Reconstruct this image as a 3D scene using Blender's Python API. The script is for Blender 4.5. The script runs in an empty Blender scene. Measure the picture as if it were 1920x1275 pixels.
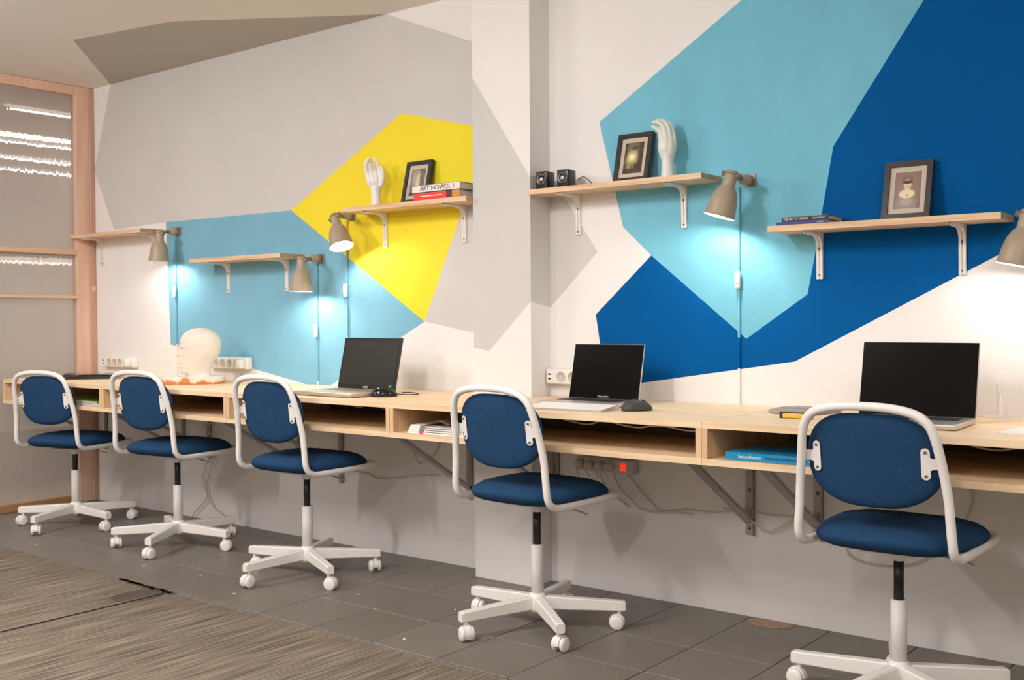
import bpy, bmesh, math, random, json
from mathutils import Vector, Matrix
from mathutils.geometry import delaunay_2d_cdt, intersect_point_tri_2d
random.seed(4)
R=math.radians
SC=bpy.context.scene
COL=SC.collection

# ------------------------------------------------------------------ camera
cam=bpy.data.cameras.new('camera'); cam.sensor_width=36; cam.lens=36*2006.1/1920
co=bpy.data.objects.new('camera',cam); COL.objects.link(co); SC.camera=co
yaw,pitch,roll=0.6672,-0.02004,-0.00664
fw=Vector((-math.sin(yaw)*math.cos(pitch),math.cos(yaw)*math.cos(pitch),math.sin(pitch)))
rt=Vector((math.cos(yaw),math.sin(yaw),0)); up=rt.cross(fw)
r2=math.cos(roll)*rt+math.sin(roll)*up; u2=-math.sin(roll)*rt+math.cos(roll)*up
m=Matrix((r2,u2,-fw)).transposed().to_4x4(); m.translation=Vector((0,-3.4669,1.0566)); co.matrix_world=m
cam.clip_start=.05
# ------------------------------------------------------------------ world, lights, exposure
w=bpy.data.worlds.new('world'); SC.world=w; w.use_nodes=True
w.node_tree.nodes['Background'].inputs[0].default_value=(1,.9,.8,1); w.node_tree.nodes['Background'].inputs[1].default_value=.02
SC.view_settings.view_transform='Standard'; SC.view_settings.look='None'; SC.view_settings.gamma=1; SC.view_settings.use_curve_mapping=False
SC.view_settings.exposure=-0.76
CEIL=2.4226; YL=-.0226; YP=-.1304; XE=-5.858; XP0=-2.826; XP1=-2.533
WARM=(1.0,.955,.945)
def area(name,x,y,z,sx,sy,pw,col):
    l=bpy.data.lights.new(name,'AREA'); l.shape='RECTANGLE'; l.size=sx; l.size_y=sy; l.energy=pw; l.color=col
    o=bpy.data.objects.new(name,l); COL.objects.link(o); o.location=(x,y,z); return o
CP=31
CEILING_LAMPS=[(-4.7,-2.5),(-2.35,-2.5),(0.4,-2.5),(-3.5,-4.6),(-.6,-4.6)]
for i,(x,y) in enumerate(CEILING_LAMPS):
    f=[1,1.05,.5,1,.8][i]
    area('ceiling_light',x,y,CEIL-.075,.16,.9,(34 if y>-3 else 45)*f,WARM)
    for dy in (-.4,0,.4):
        l=bpy.data.lights.new('ceiling_light','POINT'); l.energy=CP*f*(1 if y>-3 else .8); l.color=WARM; l.shadow_soft_size=.045
        o=bpy.data.objects.new('ceiling_light',l); COL.objects.link(o); o.location=(x,y+dy,CEIL-.15)
for x,y in ((-6.56,.6),(-7.65,.6),(-7.93,.8),(-8.8,1.2),(-9.5,1.5)):
    area('back_room_light',x,y,CEIL-.06,.05,1.6,24,(1,.93,.85))

# ------------------------------------------------------------------ materials
MATS={}
def mat(name,col,rough=.5,metal=0,spec=.5,noise=None,bump=None,emit=None,coat=0,sheen=0):
    """noise=(scale,amount,stretch) colour variation; bump=(scale,strength,stretch)"""
    if name in MATS: return MATS[name]
    m=bpy.data.materials.new(name); m.use_nodes=True; nt=m.node_tree; b=nt.nodes['Principled BSDF']
    b.inputs['Base Color'].default_value=(*col,1); b.inputs['Roughness'].default_value=rough; b.inputs['Metallic'].default_value=metal
    b.inputs['Specular IOR Level'].default_value=spec; b.inputs['Coat Weight'].default_value=coat
    if sheen: b.inputs['Sheen Weight'].default_value=sheen
    tc=nt.nodes.new('ShaderNodeTexCoord')
    def nz(scale,stretch,detail=3):
        mp=nt.nodes.new('ShaderNodeMapping'); mp.inputs['Scale'].default_value=stretch
        n=nt.nodes.new('ShaderNodeTexNoise'); n.inputs['Scale'].default_value=scale; n.inputs['Detail'].default_value=detail
        nt.links.new(tc.outputs['Object'],mp.inputs[0]); nt.links.new(mp.outputs[0],n.inputs[0]); return n
    if noise:
        n=nz(noise[0],noise[2] if len(noise)>2 else (1,1,1))
        r=nt.nodes.new('ShaderNodeMapRange'); r.inputs['From Min'].default_value=.3; r.inputs['From Max'].default_value=.7; r.inputs['To Min'].default_value=1-noise[1]; r.inputs['To Max'].default_value=1+noise[1]*.5
        v=nt.nodes.new('ShaderNodeVectorMath'); v.operation='SCALE'; v.inputs[0].default_value=col
        nt.links.new(n.outputs[0],r.inputs[0]); nt.links.new(r.outputs[0],v.inputs['Scale']); nt.links.new(v.outputs[0],b.inputs['Base Color'])
    if bump:
        n=nz(bump[0],bump[2] if len(bump)>2 else (1,1,1),2)
        bp=nt.nodes.new('ShaderNodeBump'); bp.inputs['Strength'].default_value=bump[1]; bp.inputs['Distance'].default_value=.002
        nt.links.new(n.outputs[0],bp.inputs['Height']); nt.links.new(bp.outputs[0],b.inputs['Normal'])
    if emit: b.inputs['Emission Color'].default_value=(*emit[0],1); b.inputs['Emission Strength'].default_value=emit[1]
    MATS[name]=m; return m
def h(s):
    c=[int(s[i:i+2],16)/255 for i in (0,2,4)]
    return tuple(x/12.92 if x<=.04045 else ((x+.055)/1.055)**2.4 for x in c)
PB=(55,.35)
white=mat('white_wall_paint',(.82,.80,.78),.8,spec=.25,noise=(3,.03),bump=PB)
gray=mat('gray_wall_paint',(.61,.595,.57),.8,spec=.25,noise=(3,.03),bump=PB)
ceilw=mat('ceiling_paint',(.86,.81,.76),.85)
ceilg=mat('ceiling_gray_paint',(.50,.46,.42),.85)
blueL=mat('sky_blue_paint',(.195,.44,.58),.75,spec=.25,noise=(5,.06),bump=PB)
teal=mat('turquoise_paint',(.175,.50,.64),.75,spec=.25,noise=(4,.10,(1,1,.4)),bump=PB)
dark=mat('deep_blue_paint',(.0,.088,.29),.8,spec=.08,noise=(5,.06),bump=PB)
yellow=mat('yellow_paint',(.86,.70,.035),.75,spec=.25,bump=PB)
def wood(name,c1,c2,axis,scale=1,rough=.5):
    m=bpy.data.materials.new(name); m.use_nodes=True; nt=m.node_tree; b=nt.nodes['Principled BSDF']; b.inputs['Roughness'].default_value=rough; b.inputs['Specular IOR Level'].default_value=.35
    tc=nt.nodes.new('ShaderNodeTexCoord'); mp=nt.nodes.new('ShaderNodeMapping'); s=[14*scale]*3; s[axis]=.9*scale; mp.inputs['Scale'].default_value=s
    n=nt.nodes.new('ShaderNodeTexNoise'); n.inputs['Scale'].default_value=2.2; n.inputs['Detail'].default_value=5; n.inputs['Distortion'].default_value=.6
    mp2=nt.nodes.new('ShaderNodeMapping'); s=[90*scale]*3; s[axis]=2*scale; mp2.inputs['Scale'].default_value=s
    n2=nt.nodes.new('ShaderNodeTexNoise'); n2.inputs['Scale'].default_value=2
    mx=nt.nodes.new('ShaderNodeMath'); mx.operation='MULTIPLY_ADD'; mx.inputs[1].default_value=.3
    cr=nt.nodes.new('ShaderNodeValToRGB'); cr.color_ramp.elements[0].position=.48; cr.color_ramp.elements[0].color=(*c2,1); cr.color_ramp.elements[1].position=.78; cr.color_ramp.elements[1].color=(*c1,1)
    for a,c in ((mp,n),(mp2,n2)):
        nt.links.new(tc.outputs['Object'],a.inputs[0]); nt.links.new(a.outputs[0],c.inputs[0])
    nt.links.new(n2.outputs[0],mx.inputs[0]); nt.links.new(n.outputs[0],mx.inputs[2]); nt.links.new(mx.outputs[0],cr.inputs[0]); nt.links.new(cr.outputs[0],b.inputs['Base Color'])
    return m
pineX=wood('pine_along_x',(.88,.69,.46),(.76,.54,.32),0)
pineZ=wood('pine_upright',(.78,.56,.34),(.66,.43,.23),2)
pineS=wood('pine_shelf',(.80,.58,.38),(.60,.38,.21),0,1.3)
pineE=wood('pine_end_grain',(.52,.36,.22),(.36,.23,.13),2,1.3)
frameW=wood('partition_wood',(.74,.50,.37),(.66,.42,.30),2)
steel=mat('gray_steel',(.42,.39,.36),.45,.25,noise=(30,.15))
whitem=mat('white_metal',(.83,.80,.76),.38,bump=None)
plastic=mat('white_plastic',(.82,.79,.74),.4)
plasticg=mat('gray_plastic',(.58,.54,.49),.45)
black=mat('black_plastic',(.012,.012,.013),.35)
blackm=mat('black_gas_lift',(.01,.01,.01),.3)
cablew=mat('pale_cable',(.60,.53,.47),.5)
fabric=mat('navy_fabric',(.012,.052,.125),.9,noise=(260,.35),bump=(600,.5),spec=.2)
shade=mat('taupe_lamp_enamel',(.36,.29,.205),.42)
shadein=mat('white_lamp_inside',(.9,.88,.84),.4)
brass=mat('lamp_joint_metal',(.25,.20,.13),.4,.4)
screw=mat('screw_steel',(.2,.19,.17),.35,.8)
plaster=mat('white_plaster',(.80,.72,.62),.6,noise=(9,.05))
mann=mat('mannequin_white',(.82,.79,.76),.4)
mann2=mat('mannequin_pale_green',(.70,.73,.66),.4)
alu=mat('silver_aluminium',(.62,.58,.54),.32,.75)
alug=mat('champagne_metal',(.58,.47,.36),.35,.55)
screen=mat('black_glass_screen',(.003,.003,.003),.1,spec=.22)
screenm=mat('dark_matte_screen',(.018,.020,.016),.3,spec=.4)
keyd=mat('dark_key',(.015,.015,.016),.5)
paper=mat('white_paper',(.85,.83,.80),.7)
def simple(name,hexs,rough=.55,**k): return mat(name,h(hexs),rough,**k)
bulbm=mat('lamp_bulb',(1,1,1),.5,emit=((1,.95,.88),14))
led=mat('red_switch_glow',(.8,.02,.01),.4,emit=((1,.03,.01),1.6))
tube_on=mat('lit_tube',(1,1,1),.5,emit=((1,.92,.82),3.2))
tube_on2=mat('lit_tube_back_room',(1,1,1),.5,emit=((1,.95,.88),4.0))

# ------------------------------------------------------------------ helpers
class MB:
    def __init__(s): s.bm=bmesh.new(); s.mats=[]
    def _mi(s,m):
        if m is None: return 0
        if m not in s.mats: s.mats.append(m)
        return s.mats.index(m)
    def _fin(s,n0,m,T=None,smooth=False):
        s.bm.verts.ensure_lookup_table(); s.bm.faces.ensure_lookup_table()
        i=s._mi(m)
        for f in s.bm.faces[n0[1]:]: f.material_index=i; f.smooth=smooth
        if T is not None: bmesh.ops.transform(s.bm,matrix=T,verts=s.bm.verts[n0[0]:])
    def _n(s): return (len(s.bm.verts),len(s.bm.faces))
    def box(s,x0,x1,y0,y1,z0,z1,m=None,bev=0,T=None,seg=2):
        t=bmesh.new(); bmesh.ops.create_cube(t,size=1)
        bmesh.ops.transform(t,matrix=Matrix.Translation(((x0+x1)/2,(y0+y1)/2,(z0+z1)/2))@Matrix.Diagonal((abs(x1-x0),abs(y1-y0),abs(z1-z0),1)),verts=t.verts)
        if bev: bmesh.ops.bevel(t,geom=t.edges[:],offset=bev,segments=seg,affect='EDGES',profile=.5)
        s.merge(t,m,T,bev>0 and seg>1); return s
    def merge(s,t,m=None,T=None,smooth=False):
        n0=s._n(); mp=[s.bm.verts.new(v.co) for v in t.verts]; t.verts.index_update()
        for f in t.faces:
            try: s.bm.faces.new([mp[v.index] for v in f.verts])
            except ValueError: pass
        t.free(); s._fin(n0,m,T,smooth); return s
    def grid(s,rows,m=None,close_u=False,close_v=False,caps=False,smooth=True,T=None):
        """rows: list of lists of points"""
        n0=s._n(); V=[[s.bm.verts.new(p) for p in r] for r in rows]; a=len(V); b=len(V[0])
        for i in range(a if close_v else a-1):
            for j in range(b if close_u else b-1):
                try: s.bm.faces.new((V[i][j],V[i][(j+1)%b],V[(i+1)%a][(j+1)%b],V[(i+1)%a][j]))
                except ValueError: pass
        if caps:
            s.bm.faces.new(list(reversed(V[0]))); s.bm.faces.new(V[-1])
        s._fin(n0,m,T,smooth); return s
    def lathe(s,prof,m=None,seg=20,T=None,caps=True,smooth=True):
        rows=[[(r*math.cos(2*math.pi*k/seg),r*math.sin(2*math.pi*k/seg),z) for k in range(seg)] for r,z in prof]
        return s.grid(rows,m,close_u=True,caps=caps,T=T,smooth=smooth)
    def cyl(s,a,b,r,m=None,seg=14,r1=None):
        a=Vector(a); b=Vector(b); d=b-a; q=d.to_track_quat('Z','Y').to_matrix().to_4x4(); q.translation=a
        return s.lathe([(r,0),(r if r1 is None else r1,d.length)],m,seg,T=q)
    def tube(s,path,r,m=None,seg=8,close=False,cr=0,T=None):
        P=[Vector(p) for p in path]
        if cr: P=catmull(P,cr,close)
        n=len(P); rows=[]; tp=None; nrm=None
        for i in range(n):
            if close: t=(P[(i+1)%n]-P[i-1]).normalized()
            else: t=(P[min(i+1,n-1)]-P[max(i-1,0)]).normalized()
            if nrm is None:
                a=Vector((0,0,1)) if abs(t.z)<.9 else Vector((1,0,0)); nrm=t.cross(a).normalized()
            else: nrm=(nrm-t*nrm.dot(t)).normalized()
            bn=t.cross(nrm); rr=r[i*len(r)//n] if isinstance(r,(list,tuple)) else r
            rows.append([P[i]+(nrm*math.cos(2*math.pi*k/seg)+bn*math.sin(2*math.pi*k/seg))*rr for k in range(seg)])
        return s.grid(rows,m,close_u=True,close_v=close,caps=not close,T=T)
    def prism(s,poly,t0,t1,m=None,axes='xz',T=None,bev=0):
        """extrude a 2D polygon; axes xz extrudes along y, xy along z, yz along x"""
        def P(a,b,c): return {'xz':(a,c,b),'xy':(a,b,c),'yz':(c,a,b)}[axes]
        t=bmesh.new(); A=[t.verts.new(P(a,b,t0)) for a,b in poly]; B=[t.verts.new(P(a,b,t1)) for a,b in poly]; n=len(poly)
        t.faces.new(A); t.faces.new(list(reversed(B)))
        for i in range(n): t.faces.new((A[i],B[i],B[(i+1)%n],A[(i+1)%n]))
        bmesh.ops.recalc_face_normals(t,faces=t.faces)
        if bev: bmesh.ops.bevel(t,geom=t.edges[:],offset=bev,segments=1,affect='EDGES')
        s.merge(t,m,T,False); return s
    def sphere(s,c,r,m=None,sc=(1,1,1),u=14,v=8):
        t=bmesh.new(); bmesh.ops.create_uvsphere(t,u_segments=u,v_segments=v,radius=r)
        bmesh.ops.transform(t,matrix=Matrix.Translation(c)@Matrix.Diagonal((*sc,1)),verts=t.verts); s.merge(t,m,None,True); return s
    def build(s,name,m=None,parent=None,loc=None,rot=None):
        me=bpy.data.meshes.new(name); bmesh.ops.recalc_face_normals(s.bm,faces=s.bm.faces); s.bm.to_mesh(me); s.bm.free()
        for x in (s.mats if s.mats else [m]): me.materials.append(x)
        o=bpy.data.objects.new(name,me); COL.objects.link(o); o.parent=parent
        if loc: o.location=loc
        if rot: o.rotation_euler=rot
        return o
def catmull(P,k,close=False):
    out=[]; n=len(P)
    rng=range(n) if close else range(n-1)
    for i in rng:
        p0=P[i-1] if (i or close) else P[0]; p1=P[i]; p2=P[(i+1)%n]; p3=P[(i+2)%n] if close else P[min(i+2,n-1)]
        for j in range(k):
            t=j/k; out.append(.5*((2*p1)+(p2-p0)*t+(2*p0-5*p1+4*p2-p3)*t*t+(3*p1-p0-3*p2+p3)*t**3))
    if not close: out.append(P[-1])
    return out
def tag(o,label,cat=None,group=None,kind=None):
    if label: o['label']=label
    if cat: o['category']=cat
    if group: o['group']=group
    if kind: o['kind']=kind
    return o
def empty(name,loc=(0,0,0),rz=0,label=None,cat=None,group=None,kind=None):
    o=bpy.data.objects.new(name,None); COL.objects.link(o); o.location=loc; o.rotation_euler=(0,0,rz); o.empty_display_size=.05
    return tag(o,label,cat,group,kind)
def struct(o): o['kind']='structure'; return o
def copy_tree(o,parent=None):
    c=o.copy(); COL.objects.link(c); c.parent=parent
    for ch in list(o.children): copy_tree(ch,c)
    return c
def text(name,s,size,m,parent,loc,rot,ext=.0004,align='LEFT',sx=1.0):
    cu=bpy.data.curves.new(name,'FONT'); cu.body=s; cu.size=size; cu.extrude=ext; cu.align_x=align; cu.align_y='CENTER'; cu.resolution_u=3
    t=bpy.data.objects.new('tmp',cu); COL.objects.link(t); dg=bpy.context.evaluated_depsgraph_get(); me=bpy.data.meshes.new_from_object(t.evaluated_get(dg)); bpy.data.objects.remove(t)
    me.materials.clear(); me.materials.append(m)
    o=bpy.data.objects.new(name,me); COL.objects.link(o); o.parent=parent; o.location=loc; o.rotation_euler=rot; o.scale=(sx,1,1); return o
DATA=json.loads('''{"teal": [[-2.295, 1.812], [-1.269, 2.4226], [-0.818, 2.4226], [-1.366, 1.622], [-1.404, 1.413], [-1.426, 1.284], [-1.456, 1.132], [-1.681, 0.98], [-2.066, 1.289], [-2.189, 1.401]], "dark": [[-0.818, 2.4226], [0.3, 2.4226], [0.3, 1.834], [-1.502, 0.903], [-2.268, 0.787], [-2.316, 1.07], [-2.066, 1.289], [-1.681, 0.98], [-1.456, 1.132], [-1.426, 1.284], [-1.404, 1.413], [-1.366, 1.622]], "gray_r": [[-2.533, 1.639], [-2.306, 1.312], [-2.533, 1.1]], "gray_p": [[-2.826, 2.038], [-2.533, 1.608], [-2.533, 1.123], [-2.745, 0.926], [-2.826, 0.939]], "gray_s": [1.608, 1.123, 1.1, 1.639], "gray_l": [[-5.651, 2.4226], [-5.83, 1.943], [-5.633, 1.584], [-5.122, 1.597], [-4.077, 1.591], [-3.33, 1.971], [-2.826, 1.843], [-2.826, 2.182], [-3.415, 2.4226]], "gray_l2": [[-2.826, 1.843], [-3.2, 1.046], [-2.826, 0.982]], "yellow": [[-4.077, 1.591], [-3.33, 1.971], [-2.826, 1.843], [-3.2, 1.046]], "blue_l": [[-5.122, 1.597], [-4.077, 1.591], [-3.2, 1.046], [-3.838, 0.73], [-3.888, 0.73], [-5.092, 0.927]], "ceil": [[-5.651, -0.02263239424538324], [-4.898, -0.677], [-4.25, -0.565], [-3.415, -0.02263239424538324]]}''')
CAB=json.loads('''{"c1": [[-2.171, -0.012, 0.464], [-2.135, -0.012, 0.433], [-2.1, -0.012, 0.396], [-2.054, -0.012, 0.36], [-2.02, -0.012, 0.34], [-1.908, -0.012, 0.356], [-1.8, -0.012, 0.357], [-1.676, -0.012, 0.38], [-1.595, -0.012, 0.37], [-1.517, -0.012, 0.373], [-1.422, -0.012, 0.371]], "c2": [[-2.226, -0.012, 0.46], [-2.195, -0.012, 0.407], [-2.148, -0.012, 0.371], [-2.112, -0.012, 0.344], [-2.054, -0.012, 0.334], [-1.975, -0.012, 0.343], [-1.887, -0.012, 0.342]], "c3": [[-1.758, -0.012, 0.381], [-1.676, -0.012, 0.361], [-1.625, -0.012, 0.329], [-1.595, -0.012, 0.314], [-1.546, -0.012, 0.333], [-1.479, -0.012, 0.374], [-1.422, -0.012, 0.389]], "c4": [[-3.698, -0.035, 0.355], [-3.549, -0.035, 0.35], [-3.498, -0.035, 0.335], [-3.44, -0.035, 0.338], [-3.248, -0.035, 0.366], [-3.121, -0.035, 0.382]], "c5": [[-4.695, -0.043, 0.383], [-4.771, -0.043, 0.27], [-4.791, -0.043, 0.198], [-4.755, -0.043, 0.125], [-4.865, -0.043, 0.034], [-4.889, -0.043, -0.02]], "c6": [[-4.659, -0.043, 0.377], [-4.734, -0.043, 0.245], [-4.754, -0.043, 0.159], [-4.701, -0.043, 0.08], [-4.602, -0.043, 0.04]], "c7": [[-1.321, -0.012, 0.302], [-1.299, -0.012, 0.261], [-1.206, -0.012, 0.247], [-1.104, -0.012, 0.265], [-1.046, -0.012, 0.303], [-1.021, -0.012, 0.34]], "c8": [[-0.929, -0.012, 0.541], [-0.918, -0.012, 0.501], [-0.923, -0.012, 0.468], [-0.939, -0.012, 0.425]], "c9": [[-3.334, -0.035, 0.531], [-3.263, -0.035, 0.476], [-3.231, -0.035, 0.424], [-3.183, -0.035, 0.442], [-3.135, -0.035, 0.474], [-3.104, -0.035, 0.527]], "c10": [[-2.295, -0.012, 0.458], [-2.275, -0.012, 0.42], [-2.256, -0.012, 0.391], [-2.227, -0.012, 0.373], [-2.16, -0.012, 0.339]]}''')

# ------------------------------------------------------------------ setting: painted walls
def painted(polys,outer,fn,bmx):
    """planar faces split exactly along the painted polygons; polys=[(pts,material)], later wins"""
    pts=[Vector(p) for p in outer]; faces=[list(range(len(outer)))]; 
    for poly,_ in polys:
        i0=len(pts); pts+= [Vector(p) for p in poly]; faces.append(list(range(i0,i0+len(poly))))
    V,E,Fc,_,_,of=delaunay_2d_cdt(pts,[],faces,1,1e-4)
    vs=[bmx.bm.verts.new(fn(v.x,v.y)) for v in V]
    def inside(p,poly):
        r=False; n=len(poly)
        for i in range(n):
            (xa,ya),(xb,yb)=poly[i],poly[(i+1)%n]
            if (ya>p.y)!=(yb>p.y) and p.x<(xb-xa)*(p.y-ya)/(yb-ya)+xa: r=not r
        return r
    for f in Fc:
        c=sum((V[i] for i in f),Vector((0,0)))/len(f); mm=white
        if not inside(c,[tuple(q) for q in outer]): continue
        for poly,pm in polys:
            if inside(c,poly): mm=pm
        try: nf=bmx.bm.faces.new([vs[i] for i in f])
        except ValueError: continue
        nf.material_index=bmx._mi(mm)
X1=2.4
b=MB(); b._mi(white)
painted([(DATA['gray_r'],gray),(DATA['teal'],teal),(DATA['dark'],dark)],[(XP1,0),(X1,0),(X1,CEIL),(XP1,CEIL)],lambda x,z:(x,0,z),b)
struct(b.build('wall_right'))
b=MB(); b._mi(white)
painted([(DATA['gray_l'],gray),(DATA['gray_l2'],gray),(DATA['blue_l'],blueL),(DATA['yellow'],yellow)],[(XE,0),(XP0,0),(XP0,CEIL),(XE,CEIL)],lambda x,z:(x,YL,z),b)
struct(b.build('wall_left'))
b=MB(); b._mi(white); s=DATA['gray_s']
painted([(DATA['gray_p'],gray)],[(XP0,0),(XP1,0),(XP1,CEIL),(XP0,CEIL)],lambda x,z:(x,YP,z),b)
painted([([(YP,s[0]),(YP,s[1]),(0,s[2]),(0,s[3])],gray)],[(YP,0),(0,0),(0,CEIL),(YP,CEIL)],lambda y,z:(XP1,y,z),b)
painted([],[(YP,0),(YL,0),(YL,CEIL),(YP,CEIL)],lambda y,z:(XP0,y,z),b)
bmesh.ops.remove_doubles(b.bm,verts=b.bm.verts,dist=1e-4)
struct(b.build('wall_pillar'))
b=MB(); b._mi(ceilw)
YB=-6.2
painted([(DATA['ceil'],ceilg)],[(XE,YB),(X1,YB),(X1,.0),(XE,.0)],lambda x,y:(x,y,CEIL),b)
for i,mm in enumerate(b.mats):
    if mm is white: b.mats[i]=ceilw
struct(b.build('ceiling'))
struct(MB().box(X1,X1+.1,YB,0,0,CEIL).build('wall_far_right',mat('warm_wall',(.82,.76,.70),.8)))
struct(MB().box(XE-.1,X1+.1,YB-.1,YB,0,CEIL).build('wall_behind',mat('warm_wall',(.82,.76,.70),.8)))
# floor: base slab with separate tiles and carpet
grout=mat('tile_grout',(.17,.15,.125),.9)
fl=struct(MB().box(XE-.1,X1,YB,.0,-.06,-.005).build('floor',grout))
def tile_mat(k):
    m=mat('floor_tile_%d'%k,[(.190,.170,.145),(.178,.158,.134),(.20,.180,.155)][k],.42,noise=(220,.30),bump=(180,.25),spec=.4)
    return m
TX,TY=.2865,.2895
tmesh=[]
for k in range(3):
    t=MB().box(-TX/2+.0016,TX/2-.0016,-TY/2+.0016,TY/2-.0016,-.008,0,bev=.0015,seg=1).build('floor_tile',tile_mat(k),fl); tmesh.append(t.data); bpy.data.objects.remove(t)
i=0
for a in range(-17,8):
    for r in range(4):
        xc=-1.3775+TX/2+a*TX; yc=-.155-TY/2-(r-1)*TY
        if xc<XE-.05 : continue
        o=bpy.data.objects.new('floor_tile',tmesh[random.randrange(3)]); COL.objects.link(o); o.parent=fl; o.location=(xc,yc,random.uniform(-.0006,.0004))
# odd patch of filler by the wall
b=MB(); pp=[(-1.655,-.035),(-1.64,-.075),(-1.60,-.09),(-1.545,-.088),(-1.50,-.06),(-1.495,-.02),(-1.53,-.004),(-1.62,-.003)]
b.prism(pp,.0,.002,axes='xy'); b.build('filler_patch',mat('filler_patch',(.42,.28,.20),.8,noise=(40,.2)),fl)['label']='orange-pink filler patch on a floor tile against the wall'

# partition at the far left end: timber frame with ribbed translucent sheets, another room behind it
pt=empty('wall_partition',(XE,0,0)); struct(pt)
def pbox(name,y0,y1,z0,z1,x0=-.035,x1=.02,mt=frameW,bev=.003): return MB().box(x0,x1,y0,y1,z0,z1,bev=bev,seg=1).build(name,mt,pt)
pbox('frame_post',YL-.115,YL-.012,0,CEIL-.001)
pbox('cover_strip',YL-.032,YL-.001,0,CEIL-.003,.015,.032,mat('cover_strip_wood',(.50,.30,.21),.5))
pbox('top_rail',-2.4,YL-.115,CEIL-.055,CEIL-.001)
pbox('middle_rail',-2.4,YL-.115,1.443,1.472,-.03,.022,wood('pale_rail',(.70,.46,.30),(.60,.38,.23),1))
pbox('narrow_rail',-2.4,YL-.09,1.190,1.207,-.01,.026,MATS.get('pale_rail') or wood('pale_rail2',(.72,.50,.34),(.62,.40,.25),1))
pbox('bottom_rail',-2.4,YL-.115,0,.045,-.03,.02,wood('bottom_rail_wood',(.40,.22,.10),(.30,.16,.07),1))
pbox('frame_post',-2.4,-2.3,0,CEIL-.001)
MB().box(.02,.034,YL-.03,YL-.004,1.235,1.262,bev=.002,seg=1).build('hinge',frameW,pt)
def sheet():
    m=bpy.data.materials.new('ribbed_translucent_sheet'); m.use_nodes=True; nt=m.node_tree; nt.nodes.clear()
    out=nt.nodes.new('ShaderNodeOutputMaterial'); tc=nt.nodes.new('ShaderNodeTexCoord')
    mp=nt.nodes.new('ShaderNodeMapping'); mp.inputs['Scale'].default_value=(1,38,4)
    n=nt.nodes.new('ShaderNodeTexNoise'); n.inputs['Scale'].default_value=1.5; n.inputs['Detail'].default_value=2
    bp=nt.nodes.new('ShaderNodeBump'); bp.inputs['Strength'].default_value=1; bp.inputs['Distance'].default_value=.006
    rf=nt.nodes.new('ShaderNodeBsdfRefraction'); rf.inputs['IOR'].default_value=1.11; rf.inputs['Roughness'].default_value=.06
    tr=nt.nodes.new('ShaderNodeBsdfTranslucent'); tr.inputs[0].default_value=(.80,.72,.66,1)
    df=nt.nodes.new('ShaderNodeBsdfDiffuse'); df.inputs[0].default_value=(.80,.70,.64,1)
    gl=nt.nodes.new('ShaderNodeBsdfGlossy'); gl.inputs['Roughness'].default_value=.2
    m1=nt.nodes.new('ShaderNodeMixShader'); m1.inputs[0].default_value=.5
    m2=nt.nodes.new('ShaderNodeMixShader'); m2.inputs[0].default_value=.68
    m3=nt.nodes.new('ShaderNodeMixShader'); m3.inputs[0].default_value=.06
    L=nt.links.new
    L(tc.outputs['Object'],mp.inputs[0]); L(mp.outputs[0],n.inputs[0]); L(n.outputs[0],bp.inputs['Height']); L(bp.outputs[0],rf.inputs['Normal']); L(bp.outputs[0],gl.inputs['Normal'])
    L(tr.outputs[0],m1.inputs[1]); L(df.outputs[0],m1.inputs[2]); L(rf.outputs[0],m2.inputs[1]); L(m1.outputs[0],m2.inputs[2]); L(m2.outputs[0],m3.inputs[1]); L(gl.outputs[0],m3.inputs[2]); L(m3.outputs[0],out.inputs[0])
    return m
sh=sheet()
for z0,z1 in ((1.472,CEIL-.055),(1.207,1.443),(.045,1.19)):
    b=MB(); b.grid([[(-.008,-2.3,z0),(-.008,YL-.11,z0)],[(-.008,-2.3,z1),(-.008,YL-.11,z1)]],smooth=False); b.build('translucent_sheet',sh,pt)
# the room behind the partition
brw=mat('back_room_wall',(.62,.55,.48),.8); brd=mat('back_room_floor',(.10,.075,.055),.7)
struct(MB().box(-12,XE-.1,-3.2,3.3,-.06,-.004).build('floor_back_room',brd))
struct(MB().box(-12,XE,-3.2,3.3,CEIL+.0,CEIL+.08).build('ceiling_back_room',mat('back_ceiling',(.60,.52,.45),.8)))
struct(MB().box(-12.1,-12,-3.2,3.3,0,CEIL).build('wall_back_room_end',brw))
struct(MB().box(-12,XE-.1,3.3,3.4,0,CEIL).build('wall_back_room_side',brw))
struct(MB().box(-12,XE,-3.3,-3.2,0,CEIL).build('wall_back_room_near',brw))
struct(MB().box(XE-.06,XE-.04,YL,3.3,0,CEIL).build('wall_back_room_inner',brw))
for k,(x,y) in enumerate(((-6.56,.6),(-7.65,.6),(-7.93,.8),(-8.8,1.2),(-9.5,1.5))):
    e=empty('ceiling_lamp',(x,y,CEIL),0,'lit strip lamp seen blurred through the partition sheet, '+['nearest the partition','second row, brightest','third row, close beside the second','fourth row','farthest row'][k],'lamp','strip lamps in the room behind the partition')
    MB().box(-.03,.03,-.85,.85,-.035,0,bev=.004,seg=1).build('housing',plastic,e)
    MB().box([.007,.014,.006,.009,.006][k]*-1,[.007,.014,.006,.009,.006][k],-.83,.83,-.05,-.035).build('tube',mat('lit_tube_back_%d'%k,(1,1,1),.5,emit=((1,.95,.88),[1.3,4.5,.8,1.8,.7][k])),e)
e=empty('added_glint_strip',(-9.0,1.35,1.545),0,'added glowing strip standing in for a lamp reflection, a bright line in the narrow partition pane','lamp')  # glowing strip added to imitate a lamp's reflection in the pane
MB().box(-.03,.03,-.9,.2,.012,.04,bev=.004,seg=1).build('housing',plastic,e)
MB().box(-.02,.02,-.9,.18,-.008,.012).build('tube',mat('glint_tube_low',(1,1,1),.5,emit=((1,.95,.88),2.5)),e)
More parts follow.
